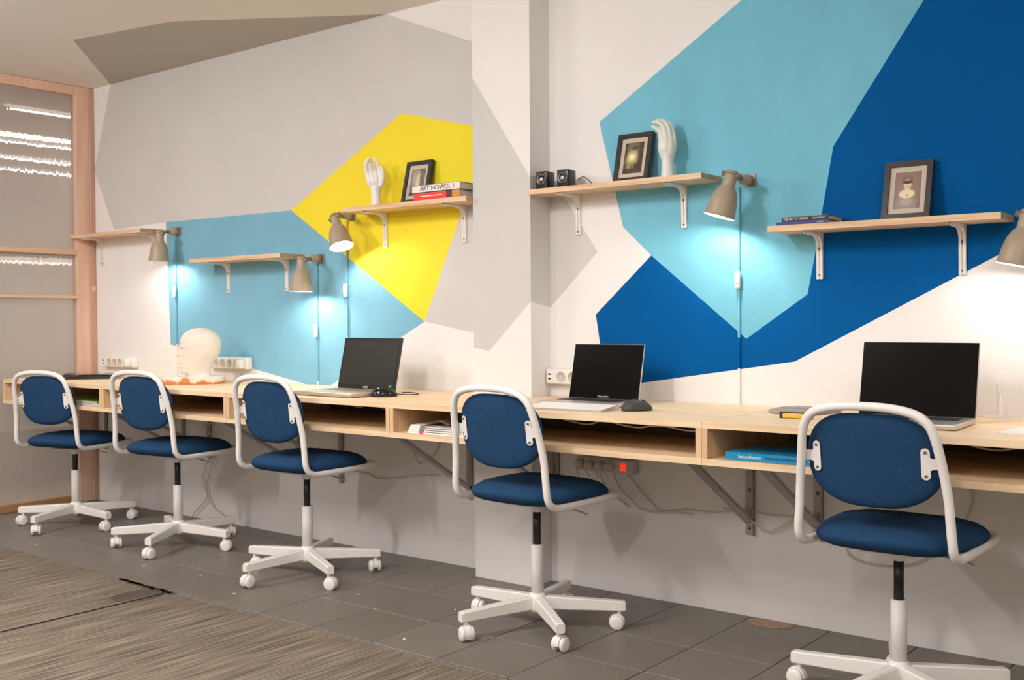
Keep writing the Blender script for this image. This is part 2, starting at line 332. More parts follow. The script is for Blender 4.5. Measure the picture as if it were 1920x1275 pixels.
for yy in (-.6,0): MB().cyl((0,yy,.04),(0,yy,CEIL-1.55),.003,seg=6).build('hanger',steel,e)
e=empty('cabinet',(-7.3,.75,0),0,'dark low cabinet seen blurred behind the partition sheet near the floor','cabinet')
MB().box(-.4,.4,-.9,.5,0,.34,bev=.01).build('body',mat('dark_cabinet',(.02,.018,.016),.5),e)
MB().box(-.42,.42,-.92,.52,.34,.36,bev=.004).build('top',mat('dark_cabinet',(.02,.018,.016),.5),e)
for k,(x,y) in enumerate(CEILING_LAMPS):
    e=empty('ceiling_lamp',(x,y,CEIL),0,'white strip lamp on the main room ceiling, '+['over the left chairs','over the middle chairs','over the right end','in the rear row on the left','in the rear row on the right'][k],'lamp','strip lamps on the main room ceiling')
    MB().box(-.10,.10,-.6,.6,-.05,-.0,bev=.006).build('housing',plastic,e)
    MB().box(-.075,.075,-.58,.58,-.058,-.050).build('diffuser',tube_on,e)

# carpet
def carpet_mat():
    m=bpy.data.materials.new('striped_carpet'); m.use_nodes=True; nt=m.node_tree; b=nt.nodes['Principled BSDF']; b.inputs['Roughness'].default_value=.95; b.inputs['Specular IOR Level'].default_value=.15
    tc=nt.nodes.new('ShaderNodeTexCoord'); L=nt.links.new
    def n(sc,st,det=3):
        mp=nt.nodes.new('ShaderNodeMapping'); mp.inputs['Scale'].default_value=st; a=nt.nodes.new('ShaderNodeTexNoise'); a.inputs['Scale'].default_value=sc; a.inputs['Detail'].default_value=det
        L(tc.outputs['Object'],mp.inputs[0]); L(mp.outputs[0],a.inputs[0]); return a
    a=n(10,(12,.36,1),5); c=n(2.2,(1.6,.6,1),2)
    cr=nt.nodes.new('ShaderNodeValToRGB'); e=cr.color_ramp.elements; e[0].position=.34; e[0].color=(.085,.065,.047,1); e[1].position=.66; e[1].color=(.27,.225,.175,1)
    el=cr.color_ramp.elements.new(.5); el.color=(.165,.135,.10,1)
    L(a.outputs[0],cr.inputs[0])
    r=nt.nodes.new('ShaderNodeMapRange'); r.inputs['To Min'].default_value=.75; r.inputs['To Max'].default_value=1.2; L(c.outputs[0],r.inputs[0])
    v=nt.nodes.new('ShaderNodeVectorMath'); v.operation='SCALE'; L(cr.outputs[0],v.inputs[0]); L(r.outputs[0],v.inputs['Scale'])
    # dark round stain near the seam
    sx=nt.nodes.new('ShaderNodeVectorMath'); sx.operation='SUBTRACT'; sx.inputs[1].default_value=(-3.640,-1.165,0); L(tc.outputs['Object'],sx.inputs[0])
    sc=nt.nodes.new('ShaderNodeVectorMath'); sc.operation='MULTIPLY'; sc.inputs[1].default_value=(1.0,.95,0); L(sx.outputs[0],sc.inputs[0])
    ln=nt.nodes.new('ShaderNodeVectorMath'); ln.operation='LENGTH'; L(sc.outputs[0],ln.inputs[0])
    r2=nt.nodes.new('ShaderNodeMapRange'); r2.inputs['From Min'].default_value=.088; r2.inputs['From Max'].default_value=.096; r2.inputs['To Min'].default_value=.60; r2.inputs['To Max'].default_value=1; L(ln.outputs['Value'],r2.inputs[0])
    v2=nt.nodes.new('ShaderNodeVectorMath'); v2.operation='SCALE'; L(v.outputs[0],v2.inputs[0]); L(r2.outputs[0],v2.inputs['Scale']); L(v2.outputs[0],b.inputs['Base Color'])
    bp=nt.nodes.new('ShaderNodeBump'); bp.inputs['Strength'].default_value=.9; bp.inputs['Distance'].default_value=.004; L(a.outputs[0],bp.inputs['Height']); L(bp.outputs[0],b.inputs['Normal'])
    return m
cm=carpet_mat()
def carpet(x0,x1,label,yedge):
    n=40; top=[]
    for k in range(n+1):
        x=x0+(x1-x0)*k/n; top.append((x,yedge(x)+random.uniform(-.003,.003)))
    poly=[(x0,YB+.01)]+[(x1,YB+.01)]+top[::-1]
    b=MB().prism(poly,-.004,.009,axes='xy'); b.mats=[cm,mat('carpet_backing',(.03,.025,.02),.95)]
    for f in b.bm.faces:
        f.normal_update(); f.material_index=0 if abs(f.normal.z)>.5 else 1
    o=b.build('carpet'); tag(o,label,'carpet','two carpet strips laid against each other'); return o
carpet(XE+.02,-3.594,'brown streaked carpet strip at the lower left, with a dark round stain beside the seam',lambda x:-1.035-.006*(x+5))
carpet(-3.580,X1-.02,'brown streaked carpet strip on the right of the seam, filling the bottom edge',lambda x:-1.062-.004*math.sin(x*5))
struct(MB().box(-3.596,-3.578,YB+.02,-1.04,-.0045,.0012).build('trim_carpet_gap',mat('carpet_backing',(.03,.025,.02),.95)))
# frayed dark glue line along the carpet edge
b=MB()
for k in range(60):
    x=-3.93+k*.0062+random.uniform(-.004,.004); y=-1.060-(.022*(1-abs(k-45)/45) )*random.random(); r=random.uniform(.003,.010)
    b.box(x-r*1.6,x+r*1.6,y-r,y+r,.0095,.0125,T=None)
o=b.build('glue_residue',mat('glue_residue',(.07,.062,.055),.9)); tag(o,'dark crumbly glue line along the frayed carpet edge by the seam','residue',kind='stuff')
# paint specks on floor tiles
b=MB()
for x,y in ((-2.56,-.56),(-2.80,-.73),(-2.46,-.93),(-3.4,-.9),(-4.1,-.84),(-3.0,-.62),(-2.3,-.78),(-3.75,-.8),(-4.9,-.9)):
    b.lathe([(.004,.0),(.0035,.0008)],seg=7,T=Matrix.Translation((x,y,.0004))@Matrix.Rotation(x*9,4,'Z')@Matrix.Diagonal((1.9,1,1,1)))
b.build('paint_speck',paper,fl)['kind']='stuff'

# ------------------------------------------------------------------ desk units
DF=-.62; TOP=.746; TH=.020; BB=.616; TB=.020
def desk(x0,x1,label):
    yb=YL-.003 if x1<XP0+.01 else (-.003)
    e=empty('desk_unit',((x0+x1)/2,DF,BB),0,label,'desk','pine desk units hung in one row along the wall')
    lx=(x1-x0)/2-.0008
    def bx(n,a,b_,c,d,z0,z1,mt,**k): return MB().box(a,b_,c,d,z0,z1,bev=.0008,seg=1).build(n,mt,e)
    z=TOP-BB; ins=None
    if x0<XP0<x1: # this unit is cut round the pillar
        a,c=XP0-(x0+x1)/2-.002,XP1-(x0+x1)/2+.002; d=yb-DF; dp=YP-.003-DF; dl=YL-.003-DF
        poly=lambda:[(-lx,0),(lx,0),(lx,d),(min(c,lx),d),(min(c,lx),dp),(a,dp),(a,dl),(-lx,dl)]
        poly2=poly()
        MB().prism(poly2,z-TH,z,axes='xy').build('top_board',pineX,e); MB().prism(poly2,0,TB,axes='xy').build('bottom_board',pineX,e)
        bd=dp
    else:
        bd=yb-DF
        if x0>XP0-.2 and x0<XP1: 
            c=XP1-(x0+x1)/2+.002
            dp=YP-.003-DF; poly2=[(-lx,0),(lx,0),(lx,bd),(c,bd),(c,dp),(-lx,dp)]
            MB().prism(poly2,z-TH,z,axes='xy').build('top_board',pineX,e); MB().prism(poly2,0,TB,axes='xy').build('bottom_board',pineX,e); bd=dp
        else:
            bx('top_board',-lx,lx,0,bd,z-TH,z,pineX); bx('bottom_board',-lx,lx,0,bd,0,TB,pineX)
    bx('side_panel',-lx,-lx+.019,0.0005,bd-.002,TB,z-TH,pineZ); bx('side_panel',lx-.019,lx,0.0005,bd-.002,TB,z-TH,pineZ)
    bx('back_panel',-lx+.019,lx-.019,bd-.02,bd-.008,TB,z-TH,mat('shade_toned_back_board',(.10,.055,.03),.7))  # wood back coloured dark to carry the shade inside the compartment
    return e
SE=[-5.765,-4.79,-3.81,-2.828,-1.5275,-.25]
for k,l in enumerate(['far-left pine desk unit under the open magazine','pine desk unit carrying the white plaster head','pine desk unit carrying the dark laptop on its champagne base','pine desk unit carrying the laptop with a white keyboard in front','nearest pine desk unit at right, with a blue book in its compartment']):
    if k==2: # ends before pillar
        desk(SE[2],SE[3],l)
    else: desk(SE[k],SE[k+1],l)

# steel brackets
def bracket(x,yw,lbl,bot=.29,reach=.44):
    e=empty('desk_bracket',(x,yw,bot),0,lbl,'bracket','gray steel brackets under the desks')
    H=BB-bot; wd=.017
    MB().box(-wd,wd,-.004,-.0,0,H-.002).merge(MB().box(wd-.004,wd,-.022,0,0.0,H-.002).bm).build('wall_bar',steel,e)
    MB().box(-wd,wd,-reach-.06,-.004,H-.006,H-.001).build('support_arm',steel,e)
    a=Vector((0,-.008,.055)); c=Vector((0,-reach,H-.008)); d=(c-a); n=Vector((0,-d.z,d.y)).normalized()
    b=MB(); 
    rows=[]
    for p in (a,c):
        rows.append([p+n*.012+Vector((-wd,0,0)),p+n*.012+Vector((wd,0,0)),p-n*.0+Vector((wd,0,0)),p-n*.0+Vector((-wd,0,0))])
    b.grid(rows,close_u=True,caps=True,smooth=False); b.build('strut',steel,e)
    for zz in (.025,.30*H/.34+.02,.16):
        if zz<H-.03: MB().lathe([(.007,0),(.007,.002),(.003,.004)],screw,seg=10,T=Matrix.Translation((0,-.004,zz))@Matrix.Rotation(R(90),4,'X')).build('screw',screw,e)
    return e
for x,yw,l,bot in [(-5.744,YL,'under the far left end of the desks',.31),(-4.983,YL,'behind the seat of the second chair from the left, left one',.31),(-4.752,YL,'behind the seat of the second chair from the left, right one',.33),
    (-4.042,YL,'behind the seat of the third chair from the left',.31),(-3.738,YL,'just right of the third chair from the left',.29),(-2.944,YL,'left of the pillar behind the fourth chair',.293),(-2.510,0,'just right of the pillar behind the fourth chair seat',.299),
    (-1.667,0,'in full view between the two nearest chairs',.289),(-1.418,0,'partly hidden by the nearest chair',.30)]:
    bracket(x,yw,'gray steel desk bracket '+l,bot)

# ------------------------------------------------------------------ wall shelves
def shelf(x0,x1,zt,yw,label,brs,depth=.15):
    e=empty('wall_shelf',((x0+x1)/2,yw,zt-.02),0,label,'shelf','pine shelves on white brackets')
    b=MB().box(x0-(x0+x1)/2,x1-(x0+x1)/2,-depth,-.001,0,.02,bev=.0006,seg=1)
    b.mats=[pineS,pineE]; b.bm.faces.ensure_lookup_table()
    for f in b.bm.faces:
        f.normal_update(); f.material_index=1 if abs(f.normal.x)>.9 else 0
    b.build('board',None,e)
    for bx in brs:
        lx=bx-(x0+x1)/2; br=MB(); wd=.0095
        br.box(lx-wd,lx+wd,-.004,-.001,-.155,-.0)   # wall leg
        br.box(lx-wd,lx+wd,-.135,-.001,-.004,-.0006)   # top leg
        arc=[(-.004,-.004)]+[(-.004-.042*(1-math.cos(t)),-.046+.042*math.sin(t)) for t in [R(a) for a in range(0,91,10)]][::1]
        # curved web: lies along the corner
        pts=[(-.001,-.155),(-.007,-.155),(-.010,-.06)]+[(-.050+.040*math.cos(R(a)),-.050+.040*math.sin(R(a))) for a in range(0,91,15)]+[(-.135,-.0075),(-.135,-.0006),(-.001,-.0006)]
        br.prism(pts,lx-.0022,lx+.0022,axes='yz')
        for sgn in (-1,1):
            br.prism(pts,lx+sgn*wd-.0013,lx+sgn*wd+.0013,axes='yz')
        # filled face of the arm following the curve
        face=[(-.007,-.155),(-.010,-.06)]+[(-.050+.040*math.cos(R(a)),-.050+.040*math.sin(R(a))) for a in range(0,91,15)]+[(-.135,-.0075)]
        br.grid([[(lx-wd,y,z) for y,z in face],[(lx+wd,y,z) for y,z in face]],smooth=True)
        o=br.build('bracket',whitem,e)
        for zz in (-.052,-.142):
            yy=-.0115 if zz>-.1 else -.0085
            MB().lathe([(.0032,0),(.0032,.002)],seg=8,T=Matrix.Translation((lx,yy+.001,zz))@Matrix.Rotation(R(90),4,'X')).build('screw',screw,o)
    return e
shelf(-5.845,-5.135,1.556,YL,'short-looking pine shelf at the far left, empty, beside the partition',[-5.754,-5.23])
shelf(-4.700,-3.985,1.373,YL,'empty pine shelf low on the light blue paint',[-4.570,-4.108])
shelf(-3.555,-2.829,1.555,YL,'pine shelf on the yellow paint carrying a hand, a frame and two books',[-3.431,-2.962])
shelf(XP1+.002,-1.776,1.557,0,'pine shelf right of the pillar carrying two speakers, a frame and a hand',[-2.392,-1.924])
shelf(-1.532,-.807,1.366-.009,0,'pine shelf on the deep blue paint carrying thin books and a portrait frame',[-1.411,-.953])

# ------------------------------------------------------------------ chairs
def chair_proto():
    e=empty('swivel_chair',(0,0,0))
    seg=10
    # base
    b=MB(); b.lathe([(.030,.058),(.034,.064),(.034,.108),(.026,.118),(.0225,.122)],seg=20)
    b.build('hub',whitem,e)
    for k in range(5):
        a=2*math.pi*k/5; T=Matrix.Rotation(a,4,'Z')
        rows=[]
        for r,z0,z1,wd in ((.02,.066,.112,.017),(.10,.065,.108,.0165),(.22,.0635,.101,.0155),(.292,.0625,.097,.015),(.299,.064,.094,.014)):
            c=.004
            rows.append([(r,-wd+c,z0),(r,wd-c,z0),(r,wd,z0+c),(r,wd,z1-c),(r,wd-c,z1),(r,-wd+c,z1),(r,-wd,z1-c),(r,-wd,z0+c)])
        MB().grid(rows,close_u=True,caps=True,smooth=False,T=T).build('leg',whitem,e)
        # caster, wheel axis swivelled
        ca=empty('caster',(0,0,0)); ca.parent=e; ca.location=(.278*math.cos(a),.278*math.sin(a),0); ca.rotation_euler=(0,0,a*1.7+.6)
        b=MB(); b.cyl((0,0,.045),(0,0,.064),.007,seg=10)
        hood=[(0.027*math.cos(R(t)),.026+.027*math.sin(R(t))) for t in range(-10,191,15)]
        b.prism([(x-.008,z) for x,z in hood]+[(-.030,.010),(-.012,.010),(0.0,.016)],-.0095,.0095,axes='xz'); b.build('hood',whitem,ca)
        for sg in (-1,1):
            T2=Matrix.Translation((-.008,sg*.010,.0245))@Matrix.Rotation(R(-90*sg),4,'X')
            MB().lathe([(.0225,0),(.0245,.002),(.0245,.009),(.021,.013),(.014,.0145),(.004,.015)],seg=20,T=T2).build('wheel',whitem,ca)
    MB().lathe([(.0215,.105),(.0215,.284),(.0195,.287)],seg=20).build('column',whitem,e)
    MB().lathe([(.0135,.285),(.0135,.41)],seg=16).build('gas_lift',blackm,e)
    b=MB(); b.lathe([(.017,.398),(.019,.402),(.02,.414),(.05,.424),(.055,.431)],seg=18); b.box(-.075,.075,-.09,.09,.428,.436,bev=.002,seg=1)
    b.build('seat_plate',whitem,e)
    MB().tube([(.02,.0,.425),(.08,.02,.423),(.15,.035,.412),(.185,.042,.403)],.0028,seg=6,cr=4).build('lever',steel,e)
    # seat cushion
    def so(t,a,b_,n=2.7):
        c,s=math.cos(t),math.sin(t); return (a*abs(c)**(2/n)*(1 if c>=0 else -1), b_*abs(s)**(2/n)*(1 if s>=0 else -1))
    N=44; rows=[]
    prof=[(.0,.4365),(.6,.4365),(.86,.438),(.955,.445),(1.0,.458),(.990,.469),(.945,.480),(.86,.491),(.72,.499),(.48,.504),(.22,.506),(.02,.506)]
    for s_,z in prof:
        row=[]
        for k in range(N):
            x,y=so(2*math.pi*k/N,.209*s_,.222*s_); 
            x*=1+.06*(y/.212); yy=y+.008
            zz=z+.007+.004*(x/.2)**2 - (.014*max(0,(y-.09)/.12)**2 if z>.445 or s_>.8 else .0) + (.012*max(0,(-y-.12)/.09)**2)
            row.append((x,yy,zz))
        rows.append(row)
    MB().grid(rows,close_u=True).build('seat',fabric,e)
    # tube frame: one bent hoop, back and round under the seat front
    half=[(0,.232,.452),(.12,.230,.452),(.182,.212,.452),(.201,.15,.451),(.203,.0,.449),(.204,-.10,.448),(.204,-.150,.452),(.203,-.178,.470),(.202,-.188,.50),(.198,-.190,.55),(.194,-.194,.61),(.184,-.208,.69),(.173,-.224,.755),(.158,-.232,.793),(.126,-.238,.817),(.07,-.241,.829),(0,-.242,.832)]
    path=half+[(-x,y,z) for x,y,z in half[-2:0:-1]]
    MB().tube(path,.0120,seg=10,close=True,cr=4).build('tube_frame',whitem,e)
    # backrest pad
    def yb_(x,z): return -.203-.030*((z-.69)/.12)*.55+.022*(x/.16)**2
    rows=[]; N=48; zc=.690
    prof=[(.0,-.014),(.5,-.014),(.8,-.0135),(.93,-.011),(.985,-.006),(1,.0),(.985,.006),(.93,.012),(.8,.0155),(.5,.017),(.02,.018)]
    for s_,dy in prof:
        row=[]
        for k in range(N):
            t=2*math.pi*k/N; x,z=so(t,.178,.123,3.1)
            if z<0: x*=1-.20*(abs(z)/.123)**2.2
            else: x*=1-.13*(z/.123)**2
            x*=s_; z*=s_; row.append((x,yb_(x,z+zc)+dy,z+zc))
        rows.append(row)
    MB().grid(rows,close_u=True).build('backrest',fabric,e)
    for sg in (-1,1):
        # bracket plate on the back of the pad
        pts=[]
        def arc(cx,cz,r,a0,a1): return [(cx+r*math.cos(R(a)),cz+r*math.sin(R(a))) for a in range(a0,a1+1,30)]
        x0=.142
        pts=arc(x0,.722,.0105,0,180)+arc(x0,.662,.0105,180,360)+[(x0+.0105,.676),(x0+.018,.679),(x0+.040,.679),(x0+.040,.706),(x0+.018,.706),(x0+.0105,.709)]
        b=MB(); t=bmesh.new()
        def P(x,z,d): return (sg*x, yb_(x,z)-.0155-d+ (-.004 if x>x0+.03 else 0), z)
        A=[t.verts.new(P(x,z,0)) for x,z in pts]; B=[t.verts.new(P(x,z,.003)) for x,z in pts]; n=len(pts)
        t.faces.new(A); t.faces.new(B[::-1])
        for i in range(n): t.faces.new((A[i],B[i],B[(i+1)%n],A[(i+1)%n]))
        bmesh.ops.recalc_face_normals(t,faces=t.faces); b.merge(t); o=b.build('back_bracket',whitem,e)
        for zz in (.722,.662):
            MB().lathe([(.0042,0),(.0042,.0022),(.002,.0022)],seg=10,T=Matrix.Translation((sg*x0,yb_(x0,zz)-.018,zz))@Matrix.Rotation(R(90),4,'X')).build('screw',screw,o)
    return e
CH=[(-5.212,-.520,106,'far-left blue swivel chair beside the partition',-71,-.028),
    (-4.337,-.505,96,'blue swivel chair second from the left, below the empty low shelf',-132,-.006),
    (-3.403,-.525,91,'middle blue swivel chair in front of the dark laptop',-96,0),
    (-2.188,-.558,86.5,'blue swivel chair second from the right, in front of the pillar',-111,0),
    (-.968,-.547,88,'nearest blue swivel chair at the right edge, its base cut by the frame',-105,-.004)]
proto=chair_proto()
objs=[proto]+[copy_tree(proto) for _ in CH[1:]]
for k,(x,y,th,l,ba,dz) in enumerate(CH):
    o=objs[k]
    o.location=(x,y,0); o.rotation_euler=(0,0,R(th-90)); tag(o,l,'chair','blue swivel chairs along the desks')
    # turn the five-star base independently of the seat; seat height by gas lift
    dr=R(ba-(th-90))
    for c in o.children:
        n=c.name.split('.')[0]
        if n=='leg': c.rotation_euler=(0,0,dr)
        if n=='caster':
            v=Matrix.Rotation(dr,3,'Z')@c.location; c.location=v; c.rotation_euler=(0,0,c.rotation_euler.z+dr+k*1.3)
        if n in('seat_plate','lever','seat','tube_frame','backrest','back_bracket'): c.location.z+=dz

# ------------------------------------------------------------------ wall lamps
def lamp(x,yw,z,neck,axis,pw,label,sw=None,bot=TOP,cordmats=None,side=1,lcol=(1,.95,.90)):
    """x,z mount on the wall; neck: world point of the top of the shade; axis: direction of the shade opening"""
    e=empty('wall_lamp',(x,yw,z),0,label,'lamp','taupe clamp spotlights on the wall')
    L=Vector((x,yw,z)); nk=Vector(neck)-L; ax=Vector(axis).normalized()
    MB().box(-.026,.026,-.006,-.001,-.022,.022,bev=.002,seg=1).build('wall_plate',brass,e)
    b=MB(); b.cyl((0,-.006,0),(0,-.05,0),.019,seg=16); b.sphere((0,-.05,0),.019); b.build('swivel_body',shade,e)
    b=MB(); mid=nk+ax*.012; b.tube([(0,-.045,0),tuple(Vector((0,-.06,0)).lerp(mid,.5)),tuple(mid)],.009,seg=10,cr=3); b.build('arm',brass,e)
    q=ax.to_track_quat('Z','Y').to_matrix().to_4x4(); q.translation=nk
    rimr=.052; Ln=.158
    prof=[(.001,-.004),(.019,-.003),(.022,.002),(.022,.045),(.023,.052),(.034,.066),(.042,.085),(.0475,.112),(.0515,.145),(.0535,Ln),(.0545,Ln+.001)]
    b=MB(); b.lathe(prof,seg=32,T=q,caps=False); so_=b.build('shade',shade,e)
    inn=[(r-.0018,zz) for r,zz in prof[3:]]
    b=MB(); b.lathe([(.001,.048)]+inn[1:-1]+[(.0545,Ln+.001)],seg=32,T=q,caps=False); b.build('shade_lining',shadein,e)
    b=MB(); b.lathe([(.024,-.0),(.024,.004)],seg=16,T=q@Matrix.Translation((0,0,.006))); 
    side_v=ax.cross(Vector((0,1,0))).normalized()
    b.cyl(nk+ax*.012-side_v*.034,nk+ax*.012+side_v*.034,.0095,seg=12); b.build('knuckle_joint',brass,e)
    bp=nk+ax*.085
    MB().sphere(bp,.0195,sc=(1,1,1)).build('bulb',bulbm,e)
    l=bpy.data.lights.new('lamp_light','POINT'); l.energy=pw; l.shadow_soft_size=.014; l.color=lcol
    lo=bpy.data.objects.new('lamp_light',l); COL.objects.link(lo); lo.parent=e; lo.location=nk+ax*.138; lo.rotation_euler=(-ax).to_track_quat('Z','Y').to_euler()
    if sw:
        sx=sw[0]-x
        bc=MB(); 
        # painted cable down the wall, takes the paint colour behind it
        zt=-.024; zs=[(a-z,b_-z,mm) for a,b_,mm in cordmats]
        for z0,z1,mm in zs: bc.box(sx-.0035,sx+.0035,-.009,-.001,z0,z1,mm)
        bc.build('cable_cover',None,e)
        s_=MB(); s_.box(sw[0]-x-.010,sw[0]-x+.010,-.026,-.009,sw[1]-z-.032,sw[1]-z+.032,bev=.006); so2=s_.build('cord_switch',plastic,e)
        MB().box(sw[0]-x-.004,sw[0]-x+.004,-.029,-.026,sw[1]-z-.012,sw[1]-z+.006,bev=.001).build('rocker',plastic,so2)
    return e
PW=[8,8,8,9,4.5]
lamp(-5.005,YL,1.540,(-4.985,YL-.13,1.533),(-.08,.0,-1),PW[0],'wall lamp at the far left, at the end of the empty shelf by the partition',(-5.027,1.214),cordmats=[(1.518,.93,blueL),(.93,TOP,white)])
lamp(-3.868,YL,1.347,(-3.853,YL-.13,1.348),(-.02,-.03,-1),PW[1],'wall lamp on the light blue paint at the end of the empty low shelf',(-3.890,1.005),cordmats=[(1.325,.765,blueL),(.765,TOP,white)])
lamp(-3.652,YL,1.536,(-3.628,YL-.13,1.530),(.42,-.10,-1),PW[2],'wall lamp left of the yellow-paint shelf, its glowing opening turned right',(-3.682,1.191),cordmats=[(1.514,1.415,yellow),(1.415,.84,blueL),(.84,TOP,white)])
lamp(-1.668,0,1.534,(-1.668,-.13,1.552),(-.27,-.12,-1),PW[3],'wall lamp on the turquoise paint, right of the shelf with the speakers',(-1.706,1.187),cordmats=[(1.512,.985,teal),(.985,.875,dark),(.875,TOP,white)])
lamp(-.700,0,1.335,(-.735,-.135,1.355),(-.22,-.05,-1),PW[4],'wall lamp cut off by the right edge of the photo',(-.74,1.0),cordmats=[(1.31,TOP,white)])

# ------------------------------------------------------------------ things on the shelves
def print_mesh(name,w,hh,fn,parent,loc,rot,nx=44,nz=60):
    me=bpy.data.meshes.new(name); vs=[]; fs=[]
    for j in range(nz+1):
        for i in range(nx+1): vs.append((w*(i/nx-.5),0,hh*j/nz))
    for j in range(nz):
        for i in range(nx): a=j*(nx+1)+i; fs.append((a,a+1,a+nx+2,a+nx+1))
    me.from_pydata(vs,[],fs); ca=me.color_attributes.new('print','FLOAT_COLOR','POINT')
    for j in range(nz+1):
        for i in range(nx+1): ca.data[j*(nx+1)+i].color=(*fn(i/nx,j/nz),1)
    m=bpy.data.materials.new(name+'_ink'); m.use_nodes=True; nt=m.node_tree; a=nt.nodes.new('ShaderNodeAttribute'); a.attribute_name='print'
    b=nt.nodes['Principled BSDF']; b.inputs['Roughness'].default_value=.35; nt.links.new(a.outputs['Color'],b.inputs['Base Color'])
    me.materials.append(m); o=bpy.data.objects.new(name,me); COL.objects.link(o); o.parent=parent; o.location=loc; o.rotation_euler=rot; return o
def mixc(a,b,t): t=max(0,min(1,t)); return tuple(x*(1-t)+y*t for x,y in zip(a,b))
def blob(u,v,cx,cy,rx,ry,soft=.25): d=math.hypot((u-cx)/rx,(v-cy)/ry); return max(0,min(1,(1+soft-d)/(2*soft)))
def nzv(u,v,s,seed=0):
    from mathutils import noise
    return noise.noise(Vector((u*s,v*s,seed)))*.5+.5
def landscape(u,v):
    c=mixc((.045,.03,.018),(.16,.10,.055),nzv(u,v,9)); c=mixc(c,(.30,.26,.17),blob(u,v,.5,.78,.35,.16,.6)*.7)
    c=mixc(c,(.85,.72,.33),blob(u,v,.42,.52,.26,.15,.8)); c=mixc(c,(.9,.85,.6),blob(u,v,.40,.53,.10,.07,.8))
    c=mixc(c,(.03,.02,.012),max(blob(u,v,.88,.62,.16,.5,.3),blob(u,v,.06,.72,.12,.3,.4))*nzv(u,v,14,3)*1.4)
    c=mixc(c,(.03,.028,.015),blob(u,v,.55,.83,.22,.07,.5)*nzv(u,v,20,5)*1.6)
    c=mixc(c,(.035,.025,.018),(1 if v<.30 else 0)*.6); c=mixc(c,(.42,.26,.12),blob(u,v,.28,.24,.13,.08,.3)*.8); c=mixc(c,(.40,.25,.14),blob(u,v,.50,.22,.06,.08,.3)*.6)
    return c
def portrait(u,v):
    c=mixc((.14,.095,.075),(.30,.20,.15),1-math.hypot(u-.5,v-.6))
    c=mixc(c,(.30,.23,.20),blob(u,v,.47,.13,.42,.26,.15)); c=mixc(c,(.46,.38,.34),blob(u,v,.47,.18,.24,.10,.3)*.7)
    c=mixc(c,(.80,.66,.45),blob(u,v,.48,.40,.30,.12,.15)); c=mixc(c,(.78,.62,.42),blob(u,v,.49,.52,.08,.10,.2))
    c=mixc(c,(.20,.12,.08),blob(u,v,.48,.80,.22,.13,.15)); c=mixc(c,(.74,.55,.38),blob(u,v,.49,.66,.145,.135,.1))
    c=mixc(c,(.02,.015,.015),blob(u,v,.49,.72,.20,.045,.2)); c=mixc(c,(.50,.12,.08),blob(u,v,.49,.60,.05,.012,.3)); c=mixc(c,(.15,.05,.06),blob(u,v,.50,.36,.03,.025,.3))
    return c
def figure(u,v):
    c=mixc((.06,.05,.045),(.26,.20,.16),nzv(u,v,6)); c=mixc(c,(.35,.31,.26),blob(u,v,.3,.75,.25,.3,.7)*.7)
    c=mixc(c,(.62,.54,.42),blob(u,v,.52,.45,.15,.42,.35)); c=mixc(c,(.45,.38,.30),blob(u,v,.25,.65,.09,.25,.5)); c=mixc(c,(.04,.035,.03),1 if v<.12 else 0); return c
def frame(x,ybot,z,w,hh,fn,label,lean=R(-14),rz=0,wood_=None):
    e=empty('picture_frame',(x,ybot,z),rz,label,'picture frame','three small frames leaning on the shelves')
    wd=.0175; mt=mat('black_frame_wood',(.018,.014,.012),.4)
    b=MB()
    b.box(-w/2,-w/2+wd,-.009,.009,0,hh); b.box(w/2-wd,w/2,-.009,.009,0,hh); b.box(-w/2+wd,w/2-wd,-.009,.009,0,wd); b.box(-w/2+wd,w/2-wd,-.009,.009,hh-wd,hh)
    f=b.build('frame',mt,e); f.rotation_euler=(lean,0,0)
    m_=MB().box(-w/2+wd,w/2-wd,-.002,.006,wd,hh-wd).build('mat_board',mat('beige_mat_board',(.56,.47,.38),.7),e); m_.rotation_euler=(lean,0,0)
    pw,ph=w-2*wd-.034,hh-2*wd-.036
    o=print_mesh('print',pw,ph,fn,e,(0,0,0),(lean,0,0)); o.location=Matrix.Rotation(lean,3,'X')@Vector((0,-.0026,wd+.018)); return e
frame(-2.118,-.060,1.559,.150,.192,landscape,'black frame with a glowing landscape print, on the shelf right of the pillar')
frame(-1.110,-.060,1.359,.150,.192,portrait,'black frame with a masked portrait print, on the shelf over deep blue paint')
frame(-3.200,YL-.060,1.557,.150,.192,figure,'black frame with a pale figure print, on the yellow-paint shelf behind the books')

def book(name,x0,x1,y0,y1,z0,z1,cov,label,spine=None,rz=0,group=None,cat='book',pages=None,top=None):
    """lying flat; spine towards the viewer (front, y0)"""
    cx,cy=(x0+x1)/2,(y0+y1)/2; e=empty(name,(cx,cy,z0),rz,label,cat,group); w=(x1-x0)/2; d=(y1-y0)/2; t=z1-z0; c=.0016
    b=MB(); b.box(-w,w,-d,d,0,c,cov); b.box(-w,w,-d,d,t-c,t,top or cov); b.box(-w,w,-d,-d+c*1.2,c,t-c,spine or cov); b.build('cover',None,e)
    MB().box(-w+.003,w-.003,-d+c*1.2,d-.003,c,t-c).build('pages',pages or mat('page_edges',(.62,.56,.47),.8,bump=(500,.6,(.05,.05,1))),e)
    return e
ST=1.5552
bt=simple('teal_cover','3f7a80'); wsp=simple('white_spine','e8e2da'); red=simple('red_spine','e03a35'); drk=simple('dark_red_spine','4a1f2a'); orn=simple('orange_spine','c98a3a')
GB='books lying on the yellow-paint shelf'
e=book('book',-3.118,-2.862,-.171,-.030,ST,ST+.030,red,'thick red-spined book, bottom of the pair on the yellow-paint shelf',spine=red,group=GB,top=simple('brown_cover','6a4a38'))
MB().box(.055,.086,-.0712,-.0705,.0,.030).build('spine_band',drk,e)['label']='dark band on the spine'
